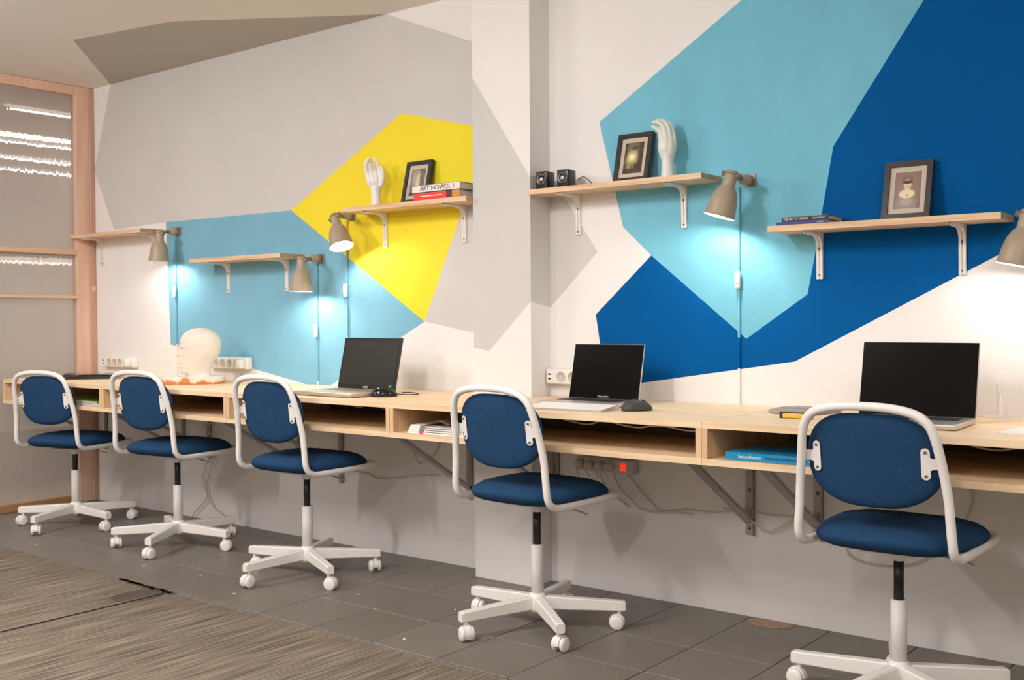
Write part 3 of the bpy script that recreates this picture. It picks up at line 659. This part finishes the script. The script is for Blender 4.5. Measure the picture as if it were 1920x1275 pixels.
MB().box(.087,.128,-.0712,-.0705,.0,.030).build('spine_picture',orn,e)['label']='orange picture panel on the spine'
MB().box(-.09,.03,-.0712,-.0706,.013,.0165).build('spine_line',wsp,e)['label']='white line on the spine'
e=book('book',-3.122,-2.858,-.176,-.032,ST+.0302,ST+.060,bt,'white-spined art book with teal cover, topmost on the yellow-paint shelf',spine=wsp,group=GB)
ink=simple('ink_dark','1c1a22'); inkp=simple('ink_pink','c9487c')
text('lettering','ART NOW',.027,ink,e,(-.088,-.0724,.0145),(R(90),0,0),sx=1.08)
text('lettering','VOL 3',.027,inkp,e,(.036,-.0724,.0145),(R(90),0,0),sx=.95)

def hand(name,chains,mt,label,loc,ang,base_r):
    """continuous mannequin hand: chains of (u,v,d,r) in metres joined by voxel remesh; u right, v up, d depth"""
    b=MB()
    for ch in chains:
        P=[Vector((u,d,v)) for u,v,d,r in ch]; Rr=[r for *_,r in ch]
        k=6; pts=catmull(P,k); n=len(pts); rr=[]
        for i in range(n):
            f=i/k; a=min(int(f),len(Rr)-2); t=f-a; rr.append(Rr[a]*(1-t)+Rr[a+1]*t)
        rows=[]; nrm=None
        for i in range(n):
            t=(pts[min(i+1,n-1)]-pts[max(i-1,0)]).normalized()
            if nrm is None: nrm=t.cross(Vector((0,1,0.01))).normalized()
            else: nrm=(nrm-t*nrm.dot(t)).normalized()
            bn=t.cross(nrm); sq=ch[0][4] if len(ch[0])>4 else 1
            rows.append([pts[i]+(nrm*math.cos(2*math.pi*q/20)+bn*math.sin(2*math.pi*q/20))*rr[i] for q in range(20)])
        b.grid(rows,close_u=True,caps=True)
        b.sphere(pts[-1],rr[-1],u=12,v=8); 
    return b
def finish_hand(b,mt,label,loc,ang,flat,grp,rings=True):
    tmp=b.build('tmp',mt); md=tmp.modifiers.new('r','REMESH'); md.mode='VOXEL'; md.voxel_size=.0017; sm=tmp.modifiers.new('s','SMOOTH'); sm.iterations=5
    dg=bpy.context.evaluated_depsgraph_get(); me=bpy.data.meshes.new_from_object(tmp.evaluated_get(dg)); bpy.data.objects.remove(tmp)
    for p_ in me.polygons: p_.use_smooth=True
    me.materials.clear(); me.materials.append(mt)
    o=bpy.data.objects.new('mannequin_hand',me); COL.objects.link(o); o.location=loc; o.rotation_euler=(0,0,ang); tag(o,label,'hand',grp); return o
# hand on the right shelf (fingers bent to the left)
S=.000205
def C(pts,o=(540,1180)): return [((x-o[0])*S,(o[1]-y)*S,d,r) for x,y,d,r in pts]
ch=[C([(540,1180,0,.027),(535,1000,0,.0225),(530,850,0,.0205),(525,770,0,.022)]),
    C([(500,900,.0,.009),(480,790,.0,0.015),(455,650,.0,.019),(450,500,.0,.0145),(440,440,.0,.011)]),
    C([(524,910,.0,.009),(520,800,.0,0.017),(510,650,-.004,.020),(510,500,-.004,.015),(505,440,-.004,.0105)]),
    C([(548,910,.0,.009),(560,800,.0,0.017),(570,650,-.004,.020),(575,520,-.004,.015),(575,450,-.004,.0105)]),
    C([(560,920,.0,.009),(580,810,.0,0.014),(615,650,.0,.016),(632,540,.0,.0125),(640,480,.0,.010)]),
    C([(432,470,.0,.0112),(405,360,.0,.0098),(345,295,.0,.0085),(272,262,.0,.0065)]),
    C([(505,470,-.004,.0112),(480,320,-.006,.0100),(400,215,-.008,.0085),(285,190,-.006,.0062)]),
    C([(572,470,-.002,.0112),(550,300,-.004,.0100),(475,185,-.002,.0085),(350,150,.0,.0062)]),
    C([(640,490,.004,.0105),(615,330,.004,.0092),(565,210,.006,.008),(470,140,.008,.006)]),
    C([(470,760,.018,.0135),(440,600,.028,.012),(420,480,.032,.0095),(395,400,.034,.0075)])]
hl=Vector((-1.950,-.075,ST+.0025))
finish_hand(hand('h',ch,None,None,None,None,None),mann2,'pale mannequin hand with bent fingers, on the shelf right of the pillar',hl,R(30),1,'mannequin hands standing on shelves')
# hand on the yellow shelf, fingers curled upward
S=.000228
ch=[C([(485,1130,0,.0235),(480,980,0,.0220),(478,850,0,.0215),(475,780,0,.023)],(485,1130)),
    C([(455,890,.0,.009),(440,780,.0,0.015),(380,660,-.002,.0185),(335,540,-.002,.0145),(325,490,-.002,.0115)],(485,1130)),
    C([(473,890,.0,.009),(470,780,.0,0.017),(440,650,-.004,.0195),(405,530,-.004,.0145),(395,480,-.004,.011)],(485,1130)),
    C([(485,890,.0,.009),(490,780,.0,0.017),(490,650,-.004,.0195),(470,530,-.004,.0145),(460,480,-.004,.011)],(485,1130)),
    C([(503,890,.0,.009),(520,780,.0,0.015),(560,660,-.002,.0185),(560,540,-.002,.0145),(550,480,-.002,.0115)],(485,1130)),
    C([(322,510,-.002,.0112),(292,410,-.010,.0100),(295,310,-.020,.0088),(345,222,-.022,.0066)],(485,1130)),
    C([(392,500,-.004,.0112),(375,390,-.008,.0098),(355,290,-.012,.0085),(365,215,-.016,.0064)],(485,1130)),
    C([(455,500,-.002,.0112),(440,390,.004,.0098),(420,310,.008,.0085),(395,255,.008,.0064)],(485,1130)),
    C([(552,500,-.002,.0112),(550,400,-.006,.0098),(515,300,-.010,.0082),(462,200,-.010,.0060)],(485,1130)),
    C([(570,740,-.010,.0130),(612,600,-.020,.0115),(610,480,-.026,.0095),(580,390,-.028,.0075)],(485,1130))]
finish_hand(hand('h',ch,None,None,None,None,None),mann,'white mannequin hand with cupped fingers, on the yellow-paint shelf',Vector((-3.410,YL-.080,ST+.0025)),R(45),1,'mannequin hands standing on shelves')

# speakers
def speaker(x,y,rz,label):
    e=empty('speaker',(x,y,1.5572),rz,label,'speaker','small black desktop speakers')
    MB().box(-.026,.026,-.030,.030,0,.068,bev=.004).build('cabinet',mat('speaker_black',(.008,.008,.009),.35),e)
    T=Matrix.Translation((0,-.0300,.037))@Matrix.Rotation(R(90),4,'X')
    MB().lathe([(.0235,0),(.0235,.002),(.020,.0025),(.0185,.0005)],seg=24,T=T).build('driver_ring',black,e)
    MB().lathe([(.0185,.0008),(.012,-.001),(.008,-.0015),(.0075,.001),(.004,.003),(.0005,.0035)],mat('driver_cone',(.62,.58,.60),.35,.2),seg=24,T=T,caps=False).build('driver_cone',None,e)
    return e
speaker(-2.478,-.105,R(6),'black cube speaker nearer the pillar, at the left end of the shelf')
speaker(-2.385,-.095,R(6),'black cube speaker right of its twin, with a loose lead behind it')
b=MB(); b.tube([(-2.36,-.055,1.588),(-2.335,-.055,1.600),(-2.31,-.06,1.588),(-2.29,-.07,1.574),(-2.275,-.075,1.5625)],.0016,seg=6,cr=5)
b.tube([(-2.36,-.065,1.575),(-2.345,-.07,1.5605),(-2.325,-.075,1.563),(-2.315,-.085,1.560)],.0014,seg=6,cr=5); b.cyl((-2.285,-.072,1.5640),(-2.266,-.079,1.5618),.0036,seg=8)
tag(b.build('speaker_lead',black),'thin black audio lead with plug lying behind the right speaker','cable')
# books on the right shelf
GB2='thin books on the shelf over the deep blue paint'
ST2=1.3572
e=book('book',-1.505,-1.325,-.140,-.010,ST2,ST2+.0105,simple('blue_cover','27357e'),'thin blue book, bottom of the pair on the deep-blue-paint shelf',spine=simple('blue_cover','27357e'),group=GB2)
text('lettering','DESIGN',.0065,wsp,e,(.05,-.0656,.0052),(R(90),0,0))
e=book('book',-1.487,-1.328,-.138,-.012,ST2+.0107,ST2+.0265,simple('black_cover','15171b'),'black book with pale spine lettering, lying on the thin blue book',group=GB2,top=simple('gray_cover','6b6a68'))
text('lettering','THE ART OF DESIGN',.0108,wsp,e,(-.074,-.0636,.008),(R(90),0,0),sx=.85); text('lettering','PHOTO EDITION',.0068,wsp,e,(.026,-.0636,.008),(R(90),0,0),sx=.8)

# ------------------------------------------------------------------ things on the desks
Z=TOP+.0002
# plaster head on a mottled slab
he=empty('plaster_head',(-4.495,-.297,Z),R(50),'white bald plaster head in profile on a mottled orange-white slab','sculpture')
he.scale=(.94,.94,.94)
slabm=bpy.data.materials.new('mottled_slab'); slabm.use_nodes=True; nt=slabm.node_tree; n=nt.nodes.new('ShaderNodeTexNoise'); n.inputs['Scale'].default_value=16; n.inputs['Detail'].default_value=5; tc=nt.nodes.new('ShaderNodeTexCoord'); nt.links.new(tc.outputs['Object'],n.inputs[0])
sp=nt.nodes.new('ShaderNodeSeparateXYZ'); nt.links.new(tc.outputs['Object'],sp.inputs[0]); ma=nt.nodes.new('ShaderNodeMath'); ma.operation='MULTIPLY_ADD'; ma.inputs[1].default_value=7; nt.links.new(sp.outputs[2],ma.inputs[0]); nt.links.new(n.outputs[0],ma.inputs[2])
cr=nt.nodes.new('ShaderNodeValToRGB'); cr.color_ramp.elements[0].position=.56; cr.color_ramp.elements[0].color=(.62,.22,.06,1); cr.color_ramp.elements[1].position=.68; cr.color_ramp.elements[1].color=(.80,.72,.62,1); nt.links.new(ma.outputs[0],cr.inputs[0]); nt.links.new(cr.outputs[0],nt.nodes['Principled BSDF'].inputs['Base Color'])
# local x: image-right (back of head), y: away from viewer
poly=[(-.150,-.075),(-.06,-.105),(.03,-.110),(.12,-.085),(.152,-.04),(.150,.07),(.08,.10),(-.12,.09),(-.152,.04)]
b=MB(); rows=[]
for s_,z in ((.955,0),(.985,.010),(1,.022),(1.0,.034),(.97,.039),(.01,.040)):
    rows.append([(x*s_,y*s_,z) for x,y in catmull2(poly,4)] if False else [(p.x*s_,p.y*s_,z) for p in catmull([Vector((x,y,0)) for x,y in poly],3,True)])
b.grid(rows,close_u=True,caps=True,smooth=False); b.build('slab',slabm,he)['label']='mottled orange and white slab'
U=.000345
prof=[(100,625,640,.004),(106,580,680,.020),(120,525,740,.036),(170,425,830,.060),(240,362,890,.0735),(330,328,915,.0775),(380,318,914,.0765),(420,330,908,.074),(470,334,895,.071),(510,334,880,.068),(560,330,850,.065),(590,322,825,.062),(625,314,800,.059),(650,318,785,.057),(680,316,775,.055),(720,318,765,.052),(760,320,757,.049),(785,345,755,.047),(805,400,757,.046),(830,425,765,.047),(850,430,775,.050)]
def lerp_prof(y):
    for a,c in zip(prof,prof[1:]):
        if a[0]<=y<=c[0]:
            t=(y-a[0])/(c[0]-a[0]); return [a[i]*(1-t)+c[i]*t for i in range(1,4)]
    return prof[-1][1:]
def g(v,c,s_): return math.exp(-((v-c)/s_)**2)
rows=[]; NS=90; NU=80
ys=[100.5+ (850-100.5)*((k/NS)**1.0) for k in range(NS+1)]
ys=[100.2,100.8,102,104,107,111,116]+[y for y in ys if y>120]
for y in ys:
    f,bk,wd=lerp_prof(y); cx=(f+bk)/2; a=(bk-f)/2*U; row=[]
    if y<330:
        a0=max(0,1-((330-y)/230)**2.15)**.5; f=620-292*a0; bk=620+295*a0; cx=(f+bk)/2; a=(bk-f)/2*U; wd=.0775*a0+.0003
    for k in range(NU):
        t=2*math.pi*k/NU; c_,s_=math.cos(t),math.sin(t)
        x=-a*c_; yy=wd*s_   # t=0 is the front of the face
        yy=wd*abs(s_)**.92*(1 if s_>=0 else -1)
        fr=max(0,c_)
        d=0
        la=yy/.0775 # lateral
        # nose
        if y>400 and y<575:
            h_=(y-400)/110 if y<510 else max(0,1-(y-510)/62); h_=max(0,min(1,h_))
            d+=.0215*h_**1.15*math.exp(-(yy/(.0075+.006*h_))**2)*(c_>0)
        d+=.0060*g(y,378,22)*math.exp(-((abs(yy)-.026)/.022)**2)*(c_>0)
        d-=.0120*g(y,432,30)*math.exp(-((abs(yy)-.032)/.014)**2)*(c_>0)
        d+=.0045*g(y,436,13)*math.exp(-((abs(yy)-.032)/.011)**2)*(c_>0)
        d+=.0095*(g(y,626,13)+.95*g(y,684,15))*math.exp(-(yy/.020)**2)*(c_>0) - .004*g(y,654,9)*math.exp(-(yy/.022)**2)*(c_>0)
        d-=.003*g(y,720,16)*math.exp(-(yy/.02)**2)*(c_>0); d+=.0075*g(y,762,22)*math.exp(-(yy/.022)**2)*(c_>0)
        # ear
        er=g(x,.022,.012)*g(y,500,48)*(abs(s_)>.8)
        yo=(yy+(.004*er if yy>0 else -.004*er))
        row.append(((cx-620)*U*1.04+(x-d)*1.04+.036,yo*1.04,(850-y)*U+.034))
    rows.append(row)
b=MB(); b.grid(rows[::-1],close_u=True,caps=True); b.build('head',plaster,he)

def laptop(hx,hy,rz,w,d,lidh,tilt,body,lidm,scr,label,logo=None,bez=.012,keys=keyd,th=.017,logosize=.010,lidth=.007):
    """origin at right hinge corner; x to the left is negative"""
    e=empty('laptop',(hx,hy,Z),rz,label,'laptop','laptops on the desks')
    MB().box(-w,0,-d,0,.002,th,bev=.003).build('base',body,e)
    b=MB(); n=14; kw=(w-.05)/n
    for r_ in range(5):
        for k in range(n):
            x=-w+.025+k*kw; y=-.030-r_*.0185
            b.box(x+.001,x+kw-.001,y-.0165,y,th,th+.0008)
    ko=b.build('keyboard',keys,e); 
    MB().box(-w*.68,-w*.35,-d+.008,-d+.075,th,th+.0005).build('trackpad',mat('trackpad_gray',(.5,.47,.44),.3,.3),e)
    T=Matrix.Translation((0,-.002,th-.004))@Matrix.Rotation(-tilt,4,'X')
    lid=MB().box(-w,0,0,lidth,0,lidh,bev=.0028,T=T).build('lid',lidm,e)
    MB().box(-w+.002,-.002,-.0012,-.0002,.003,lidh-.002,bev=.0005,seg=1,T=T).build('bezel',mat('black_bezel_matte',(.014,.012,.011),.35,spec=.3) if scr is screenm else scr,lid)
    MB().box(-w+bez,-bez,-.0018,-.0012,.022,lidh-bez,T=T).build('screen',scr,lid)
    if logo:
        o=text('lettering',logo,logosize,mat('logo_silver',(.75,.73,.70),.4),lid,T@Vector((-w/2,-.0014,.0115)),(R(90)-tilt,0,0),align='CENTER')
    for sg in (.2,.8): MB().cyl((-w*sg-.015,0.0,th-.002),(-w*sg+.015,.0,th-.002),.004,seg=10).build('hinge',black,e)
    return e
HL=[(-3.107,-.305,-1),(-1.997,-.205,1),(-.848,-.250,3)]
l1=laptop(*HL[0][:2],R(HL[0][2]),.352,.245,.226,R(13),alug,mat('dark_lid',(.03,.027,.025),.4),screenm,'dark-lidded laptop with champagne base on the third desk unit',logo='ASUS',bez=.015,keys=mat('brown_key',(.23,.17,.12),.5),logosize=.013)
MB().lathe([(.0075,0),(.0075,.0004)],simple('green_sticker','3fae4a'),seg=14,T=Matrix.Translation((0,-.002,.013))@Matrix.Rotation(R(-13),4,'X')@Matrix.Translation((-.028,-.0022,.017))@Matrix.Rotation(R(90),4,'X')).build('round_sticker',simple('green_sticker','3fae4a'),l1)['label']='round green sticker'
laptop(*HL[1][:2],R(HL[1][2]),.300,.205,.207,R(13),alu,alu,screen,'silver laptop with black glass screen behind a separate white keyboard',logo='MacBook Pro',bez=.016,logosize=.0085)
laptop(*HL[2][:2],R(HL[2][2]),.335,.235,.226,R(14),alu,alu,screen,'larger silver laptop with black screen behind the nearest chair',bez=.008)
# separate keyboard
kb=empty('keyboard',(-2.09,-.488,Z),R(4),'slim white keyboard lying in front of the silver laptop','keyboard')
b=MB(); b.prism([(-.062,.0),(.062,.0),(.062,.013),(.055,.0155),(-.062,.0055)],-.150,.150,axes='yz'); b.build('body',alu,kb)
b=MB(); 
T=Matrix.Rotation(math.atan2(.010,.117),4,'X')
for r_ in range(6):
    for k in range(14):
        x=-.146+k*.0209; y=-.057+r_*.0190
        if r_==0 and 4<=k<=8:
            if k==4: b.box(x,x+.1025,y,y+.017,.0109,.0130,bev=.0007,seg=1,T=T)
            continue
        b.box(x,x+.0189,y,y+.017,.0109,.0130,bev=.0007,seg=1,T=T)
b.build('keys',mat('white_keys',(.86,.82,.78),.4),kb)
# mice
def mouse(x,y,rz,m1,label,sx=.031,sy=.054,sz=.034,wheel=True):
    e=empty('mouse',(x,y,Z),rz,label,'mouse','computer mice beside the laptops')
    rows=[]
    for k in range(15):
        f=k/14; s_=math.cos(f*math.pi/2)**.75 if k<14 else .02; zz=sz*math.sin(f*math.pi/2)**1.1
        rows.append([(sx*s_*math.cos(t)*(1-.12*math.sin(t)),sy*s_*math.sin(t)-.004*f,zz*(1-.18*max(0,math.sin(t)))) for t in [2*math.pi*j/28 for j in range(28)]])
    rows=[[(x_*.93,y_*.95,0) for x_,y_,_ in rows[0]]]+[[(x_,y_,z_+.005) for x_,y_,z_ in r] for r in rows]
    MB().grid(rows,close_u=True,caps=True).build('shell',m1,e)
    MB().cyl((-.0035,.022,sz*.80),(.0035,.022,sz*.80),.0080,black,seg=14).build('scroll_wheel',black,e)
    b=MB(); b.tube([(0,.01,sz+.0045),(0,.025,sz*.93+.002),(0,.040,sz*.68)],.0006,seg=5,cr=3); b.build('button_seam',black,e)
    return e
mouse(-3.068,-.405,R(-35),mat('glossy_black_mouse',(.008,.008,.012),.15),'glossy black mouse beside the dark-lidded laptop')
mouse(-1.879,-.410,R(-40),mat('rubber_gray_mouse',(.035,.035,.033),.6),'matte charcoal mouse right of the white keyboard')
# gray pouch with yellow tinted safety glasses near the nearest laptop
e=empty('pouch',(-1.388,-.125,Z),R(-6),'flat gray felt pouch lying on the nearest desk behind the chair','pouch')
b=MB(); b.prism([(-.10,-.105),(-.055,-.15),(.075,-.13),(.09,.03),(-.08,.06),(-.12,.0)],0,.010,axes='xy',bev=.003); b.build('body',mat('gray_felt',(.36,.31,.27),.9,noise=(80,.2)),e)
MB().prism([(-.10,-.02),(.085,-.04),(.088,.028),(-.078,.058)],.010,.013,axes='xy',bev=.001).build('flap',mat('gray_felt',(.36,.31,.27),.9,noise=(80,.2)),e)
ng=empty('case',(-1.335,-.375,Z),R(2),'small translucent yellow case with black ends, half hidden by the nearest chair','case')
MB().box(-.045,.045,-.012,.012,.001,.017,bev=.002).build('body',mat('amber_plastic',(.70,.46,.03),.2,spec=.7),ng)
b=MB(); b.box(-.049,-.038,-.013,.013,0,.018,bev=.002); b.box(.040,.049,-.013,.013,0,.018,bev=.002); b.box(-.049,.049,-.0135,.0135,.0165,.0195,bev=.001,seg=1); b.build('black_trim',black,ng)
# paper sheet
b=MB().prism([(-.742,-.452),(-.50,-.50),(-.46,-.18),(-.72,-.17)],0,.0006,axes='xy'); o=b.build('paper_sheet',paper); o.location=(0,0,Z); tag(o,'white sheet of paper on the desk at the right edge','paper')
# open magazine far left
mg=empty('magazine',(-5.40,-.31,Z),R(54.5-4),'dark glossy magazine lying open with curled pages at the far left end','magazine')
def curl(w0,w1,dep,amp,z0,ph=0): 
    rows=[]
    for j in range(5):
        y=-dep/2+dep*j/4; rows.append([(w0+(w1-w0)*k/18,y,z0+amp*math.sin(math.pi*(k/18)**.8+ph)*(1-.1*j)) for k in range(19)])
    return rows
def mgp(u,v):
    c=mixc((.02,.015,.013),(.07,.04,.035),nzv(u,v,9)); c=mixc(c,(.75,.16,.28),blob(u,v,.48,.4,.08,.35,.2)); c=mixc(c,(.70,.62,.40),blob(u,v,.64,.5,.09,.35,.2)); c=mixc(c,(.30,.14,.11),blob(u,v,.25,.5,.12,.3,.3)); c=mixc(c,(.55,.5,.55),blob(u,v,.80,.4,.04,.2,.2)); return mixc(c,(.25,.08,.07),blob(u,v,.93,.5,.06,.4,.2))
b=MB(); b.grid(curl(-.145,.155,.19,.003,.001)); b.build('back_pages',paper,mg)
for k in range(5):
    b=MB(); b.grid(curl(-.145+.003*k,.155-.004*k,.19,.004+.0015*k,.003+.002*k)); b.build('page',paper,mg)
me=print_mesh('open_page',.29,.19,mgp,mg,(0,0,0),(0,0,0),60,16)
for v in me.data.vertices:
    u=v.co.x/.29+.5; y=v.co.z-.095; v.co=Vector((v.co.x+.005,y,.017+.010*math.sin(math.pi*min(1,u*1.05))**.7*(.6+.4*u)+ (.012*(1-u*4) if u<.25 else 0)))
MB().prism([(-.155,.002),(-.148,.010),(-.135,.022),(-.12,.028),(-.09,.026),(-.06,.019),(-.06,.012),(-.11,.012),(-.145,.002)],-.095,.085,axes='xz').build('curled_page',mat('dark_magazine_page',(.025,.02,.018),.35),mg)

# wall power strips
def strip(x0,x1,zc,yw,label,plug=False,n=4):
    e=empty('power_strip',((x0+x1)/2,yw,zc),0,label,'power strip','white power strips on the wall above the desks')
    w=(x1-x0)/2; hh=.030
    MB().box(-w,w,-.040,-.0005,-hh,hh,bev=.006).build('housing',plastic,e)
    T=Matrix.Translation((0,-.040,0))@Matrix.Rotation(R(90),4,'X')
    u=MB().box(-w+.006,-w+.034,-.0412,-.039,-.020,.020,bev=.0008,seg=1).build('usb_module',mat('bright_plastic',(.88,.86,.82),.35),e)
    for z in (.009,-.009): MB().box(-w+.013,-w+.027,-.0418,-.041,z-.003,z+.003).build('usb_port',black,u)
    st=(2*w-.08)/(n+.4)
    for k in range(n):
        cx=-w+.075+k*st
        s_=MB().lathe([(.0205,.0002),(.0200,.0022),(.0185,.0022),(.0180,.0005),(.0003,.0005)],mat('socket_gray',(.55,.50,.42),.5),seg=20,T=Matrix.Translation((cx,0,0))@T,caps=False).build('socket',None,e)
        for dx in (-.007,.007): MB().lathe([(.0024,.0004),(.0024,.0012)],seg=8,T=Matrix.Translation((cx+dx*.8,.0025,dx*.7))@T).build('pin_hole',black,s_)
    if plug:
        cx=w-.030; p=MB().box(cx-.020,cx+.022,-.075,-.0405,-.024,.020,bev=.006).build('adapter',plastic,e)
    return e
strip(-5.715,-5.40,.823,YL,'white power strip at the far left, behind the second chair top',True)
strip(-4.712,-4.385,.838,YL,'white power strip between the plaster head and the third chair',True)
strip(-2.530,-2.215,.826,0,'white power strip beside the pillar, half behind the silver laptop')
# under-desk power strip with red switch
e=empty('power_strip',(-2.255,0,.492),0,'gray power strip with a glowing red switch under the desk, right of the fourth chair','power strip')
MB().box(-.13,.13,-.040,-.001,-.026,.026,bev=.005).build('housing',plasticg,e)
MB().box(.075,.097,-.0445,-.039,-.014,.014,bev=.001).build('switch',led,e)['label']='glowing red rocker switch'
for k in range(4):
    cx=-.105+k*.045; pl=MB().lathe([(.018,0),(.018,.018),(.013,.030),(.006,.036)],seg=14,T=Matrix.Translation((cx,-.040,0))@Matrix.Rotation(R(90),4,'X')).build('plug',plasticg,e)
    MB().tube([(cx,-.072,0),(cx,-.078,-.012),(cx+.004,-.06,-.045)],.003,seg=6,cr=3).build('plug_lead',plasticg,pl)

# cables
def cable(pts,label,r=.0027,m=None):
    b=MB(); b.tube(pts,r,seg=6,cr=5); tag(b.build('cable',m or cablew),label,'cable','loose cables hanging under the desks')
CL={'c1':'gray cable falling from the red-switch power strip to the bracket','c2':'second pale cable running just below the red-switch strip','c3':'pale cable looping low behind the full-view bracket','c4':'thin cable sagging along the wall left of the pillar','c5':'pale cable hanging to the floor behind the second chair, left strand','c6':'pale cable hanging to the floor behind the second chair, right strand','c7':'cable loop sagging behind the nearest chair seat','c8':'short cable end hanging under the right end of the desk','c9':'cable loop dangling under the middle desk seam','c10':'short cable from the power strip plug to the fourth chair seat'}
for k,l in CL.items():
    pts=[(x,y-{'c2':.008,'c3':.016}.get(k,0),z) for x,y,z in CAB[k]]
    if k=='c5': pts=[(x,y,max(z,.004)) for x,y,z in pts]
    if k=='c6': pts=pts+[[pts[-1][0]+.05,pts[-1][1]-.02,.004]]
    cable([tuple(p) for p in pts],l,.0024 if k in('c4',) else .0029)
# cable knot under second unit
rr=random.Random(7)
for q in range(3):
    pts=[(-4.70+rr.uniform(-.03,.03),YL-.03-rr.random()*.03,.60-.03*i_+rr.uniform(-.01,.01)) if False else (-4.705+.035*math.sin(i_*1.3+q*2),YL-.03-.012*q,.600-.036*i_) for i_ in range(7)]
    cable(pts,['leftmost','middle','rightmost'][q]+' strand of the tangled cable bundle above the second chair seat',.0026,plasticg)
b=MB(); b.box(-4.735,-4.665,YL-.055,YL-.004,.395,.425,bev=.006); tag(b.build('plug_block',plasticg),'small gray plug block in the cable bundle behind the second chair','plug')
# cables inside compartments
for (x0,x1,y,z,l) in ((-2.15,-1.62,-.45,.715,'pale cable hanging loosely at the top of the compartment under the silver laptop'),(-3.3,-2.85,-.40,.715,'pale cable hanging inside the compartment under the dark-lidded laptop'),(-1.0,-.55,-.42,.715,'pale cable inside the nearest compartment at the right edge'),(-4.05,-3.85,-.40,.705,'pale cable coil at the back of the compartment under the plaster head')):
    n=9; pts=[(x0+(x1-x0)*k/n,y+.02*math.sin(k*1.7),z-.022*abs(math.sin(k*.9+.4))) for k in range(n+1)]
    b=MB(); b.tube(pts,.0028,seg=6,cr=4); tag(b.build('cable',cablew),l,'cable','cables inside the desk compartments')
# laptop charger leads on the desk
b=MB(); b.tube([(-.845,-.22,.768),(-.82,-.10,.762),(-.835,-.03,.80),(-.85,-.008,.86)],.002,seg=6,cr=5); b.tube([(-.84,-.20,.764),(-.78,-.10,.7535),(-.70,-.04,.7535),(-.64,-.02,.7535)],.002,seg=6,cr=5)
tag(b.build('charger_lead',plastic),'thin white charger lead curling behind the nearest laptop','cable')
b=MB(); b.tube([(-3.03,-.40,.760),(-3.00,-.35,.7535),(-2.98,-.30,.7535),(-3.045,-.26,.7545),(-3.07,-.30,.757)],.0022,seg=6,cr=5); tag(b.build('mouse_lead',black),'black lead from the glossy mouse to the dark-lidded laptop','cable')

# ------------------------------------------------------------------ things in the compartments
zf=BB+TB+.0006
G='magazines stacked in the compartment left of the fourth chair'
spc=[('f4efe8','d4587c'),('ece7e2','4e86a8'),('f2ece6','ce5a86'),('f0eae4','7a9a6a')]
for k in range(4):
    z0=zf+k*.0078; c=simple('magazine_spine_%d'%k,spc[k][0])
    e=book('magazine',-2.752+.003*k,-2.470,-.602+.002*k,-.402,z0,z0+.0072,c,'white-spined magazine, '+['bottom','second from the bottom','third from the bottom','topmost flat one'][k]+' of the stack left of the fourth chair',group=G,cat='magazine',pages=paper)
    MB().box(-.083,-.060,-.1014,-.0998,.0002,.0070).build('spine_mark',simple('spine_mark_%d'%k,spc[k][1]),e)['label']='coloured block on the spine'
    MB().box(-.055,.12,-.1009,-.0998,.0063,.0075).build('spine_line',black,e)
e=empty('magazine',(-2.575,-.497,zf+.0312),R(8),'dark open magazine curling on top of the white-spined stack','magazine',G)
for s_ in (-1,1):
    rows=[]
    for j in range(4): rows.append([(s_*(.002+.125*k/10),-.10+.2*j/3,.001+.022*math.sin(math.pi*min(1,k/10*.95))**.8*(1-.6*k/10)+.003) for k in range(11)])
    MB().grid(rows).build('page_block',simple('pinkish_page','8a6a62') if s_<0 else simple('dark_page','1c1c2c'),e)
e=book('book',-1.459,-1.165,-.600,-.405,zf,zf+.0235,simple('bright_blue_cover','1c86b4',.3),'bright blue book with white and dark spine lettering in the nearest compartment')
lw=simple('ink_white','dfeaf0'); ld=simple('ink_navy','083a5c')
text('lettering','Fashion Illustrator',.0135,lw,e,(-.105,-.0979,.0115),(R(90),0,0),sx=.75)
text('lettering','MANUAL DEL ILUSTRADOR DE MODA',.0095,ld,e,(-.022,-.0979,.0115),(R(90),0,0),sx=.78)
text('lettering','BLUME',.0085,lw,e,(.112,-.0979,.0115),(R(90),0,0),sx=.8)
# green-topped boxes
e=empty('box',(-4.965,-.515,zf),0,'flat box with green lid in the far-left compartment','box')
MB().box(-.145,.145,-.085,.085,.0,.012,bev=.0015,seg=1).build('tray',simple('cream_box','d8cfc2'),e)
MB().box(-.103,.100,-.087,.087,.012,.024,bev=.0015,seg=1).build('rim',simple('gray_green_box','b7b7a0'),e)
MB().box(-.146,.143,-.085,.085,.024,.0262,bev=.0008,seg=1).build('lid',simple('green_lid','3f7d1c'),e)
b=MB()
for k in range(7): b.box(-.09+k*.033,-.09+k*.033+.022,-.0865,-.084,.002,.010)
b.build('front_notches',simple('lilac_card','c9b8c0'),e)
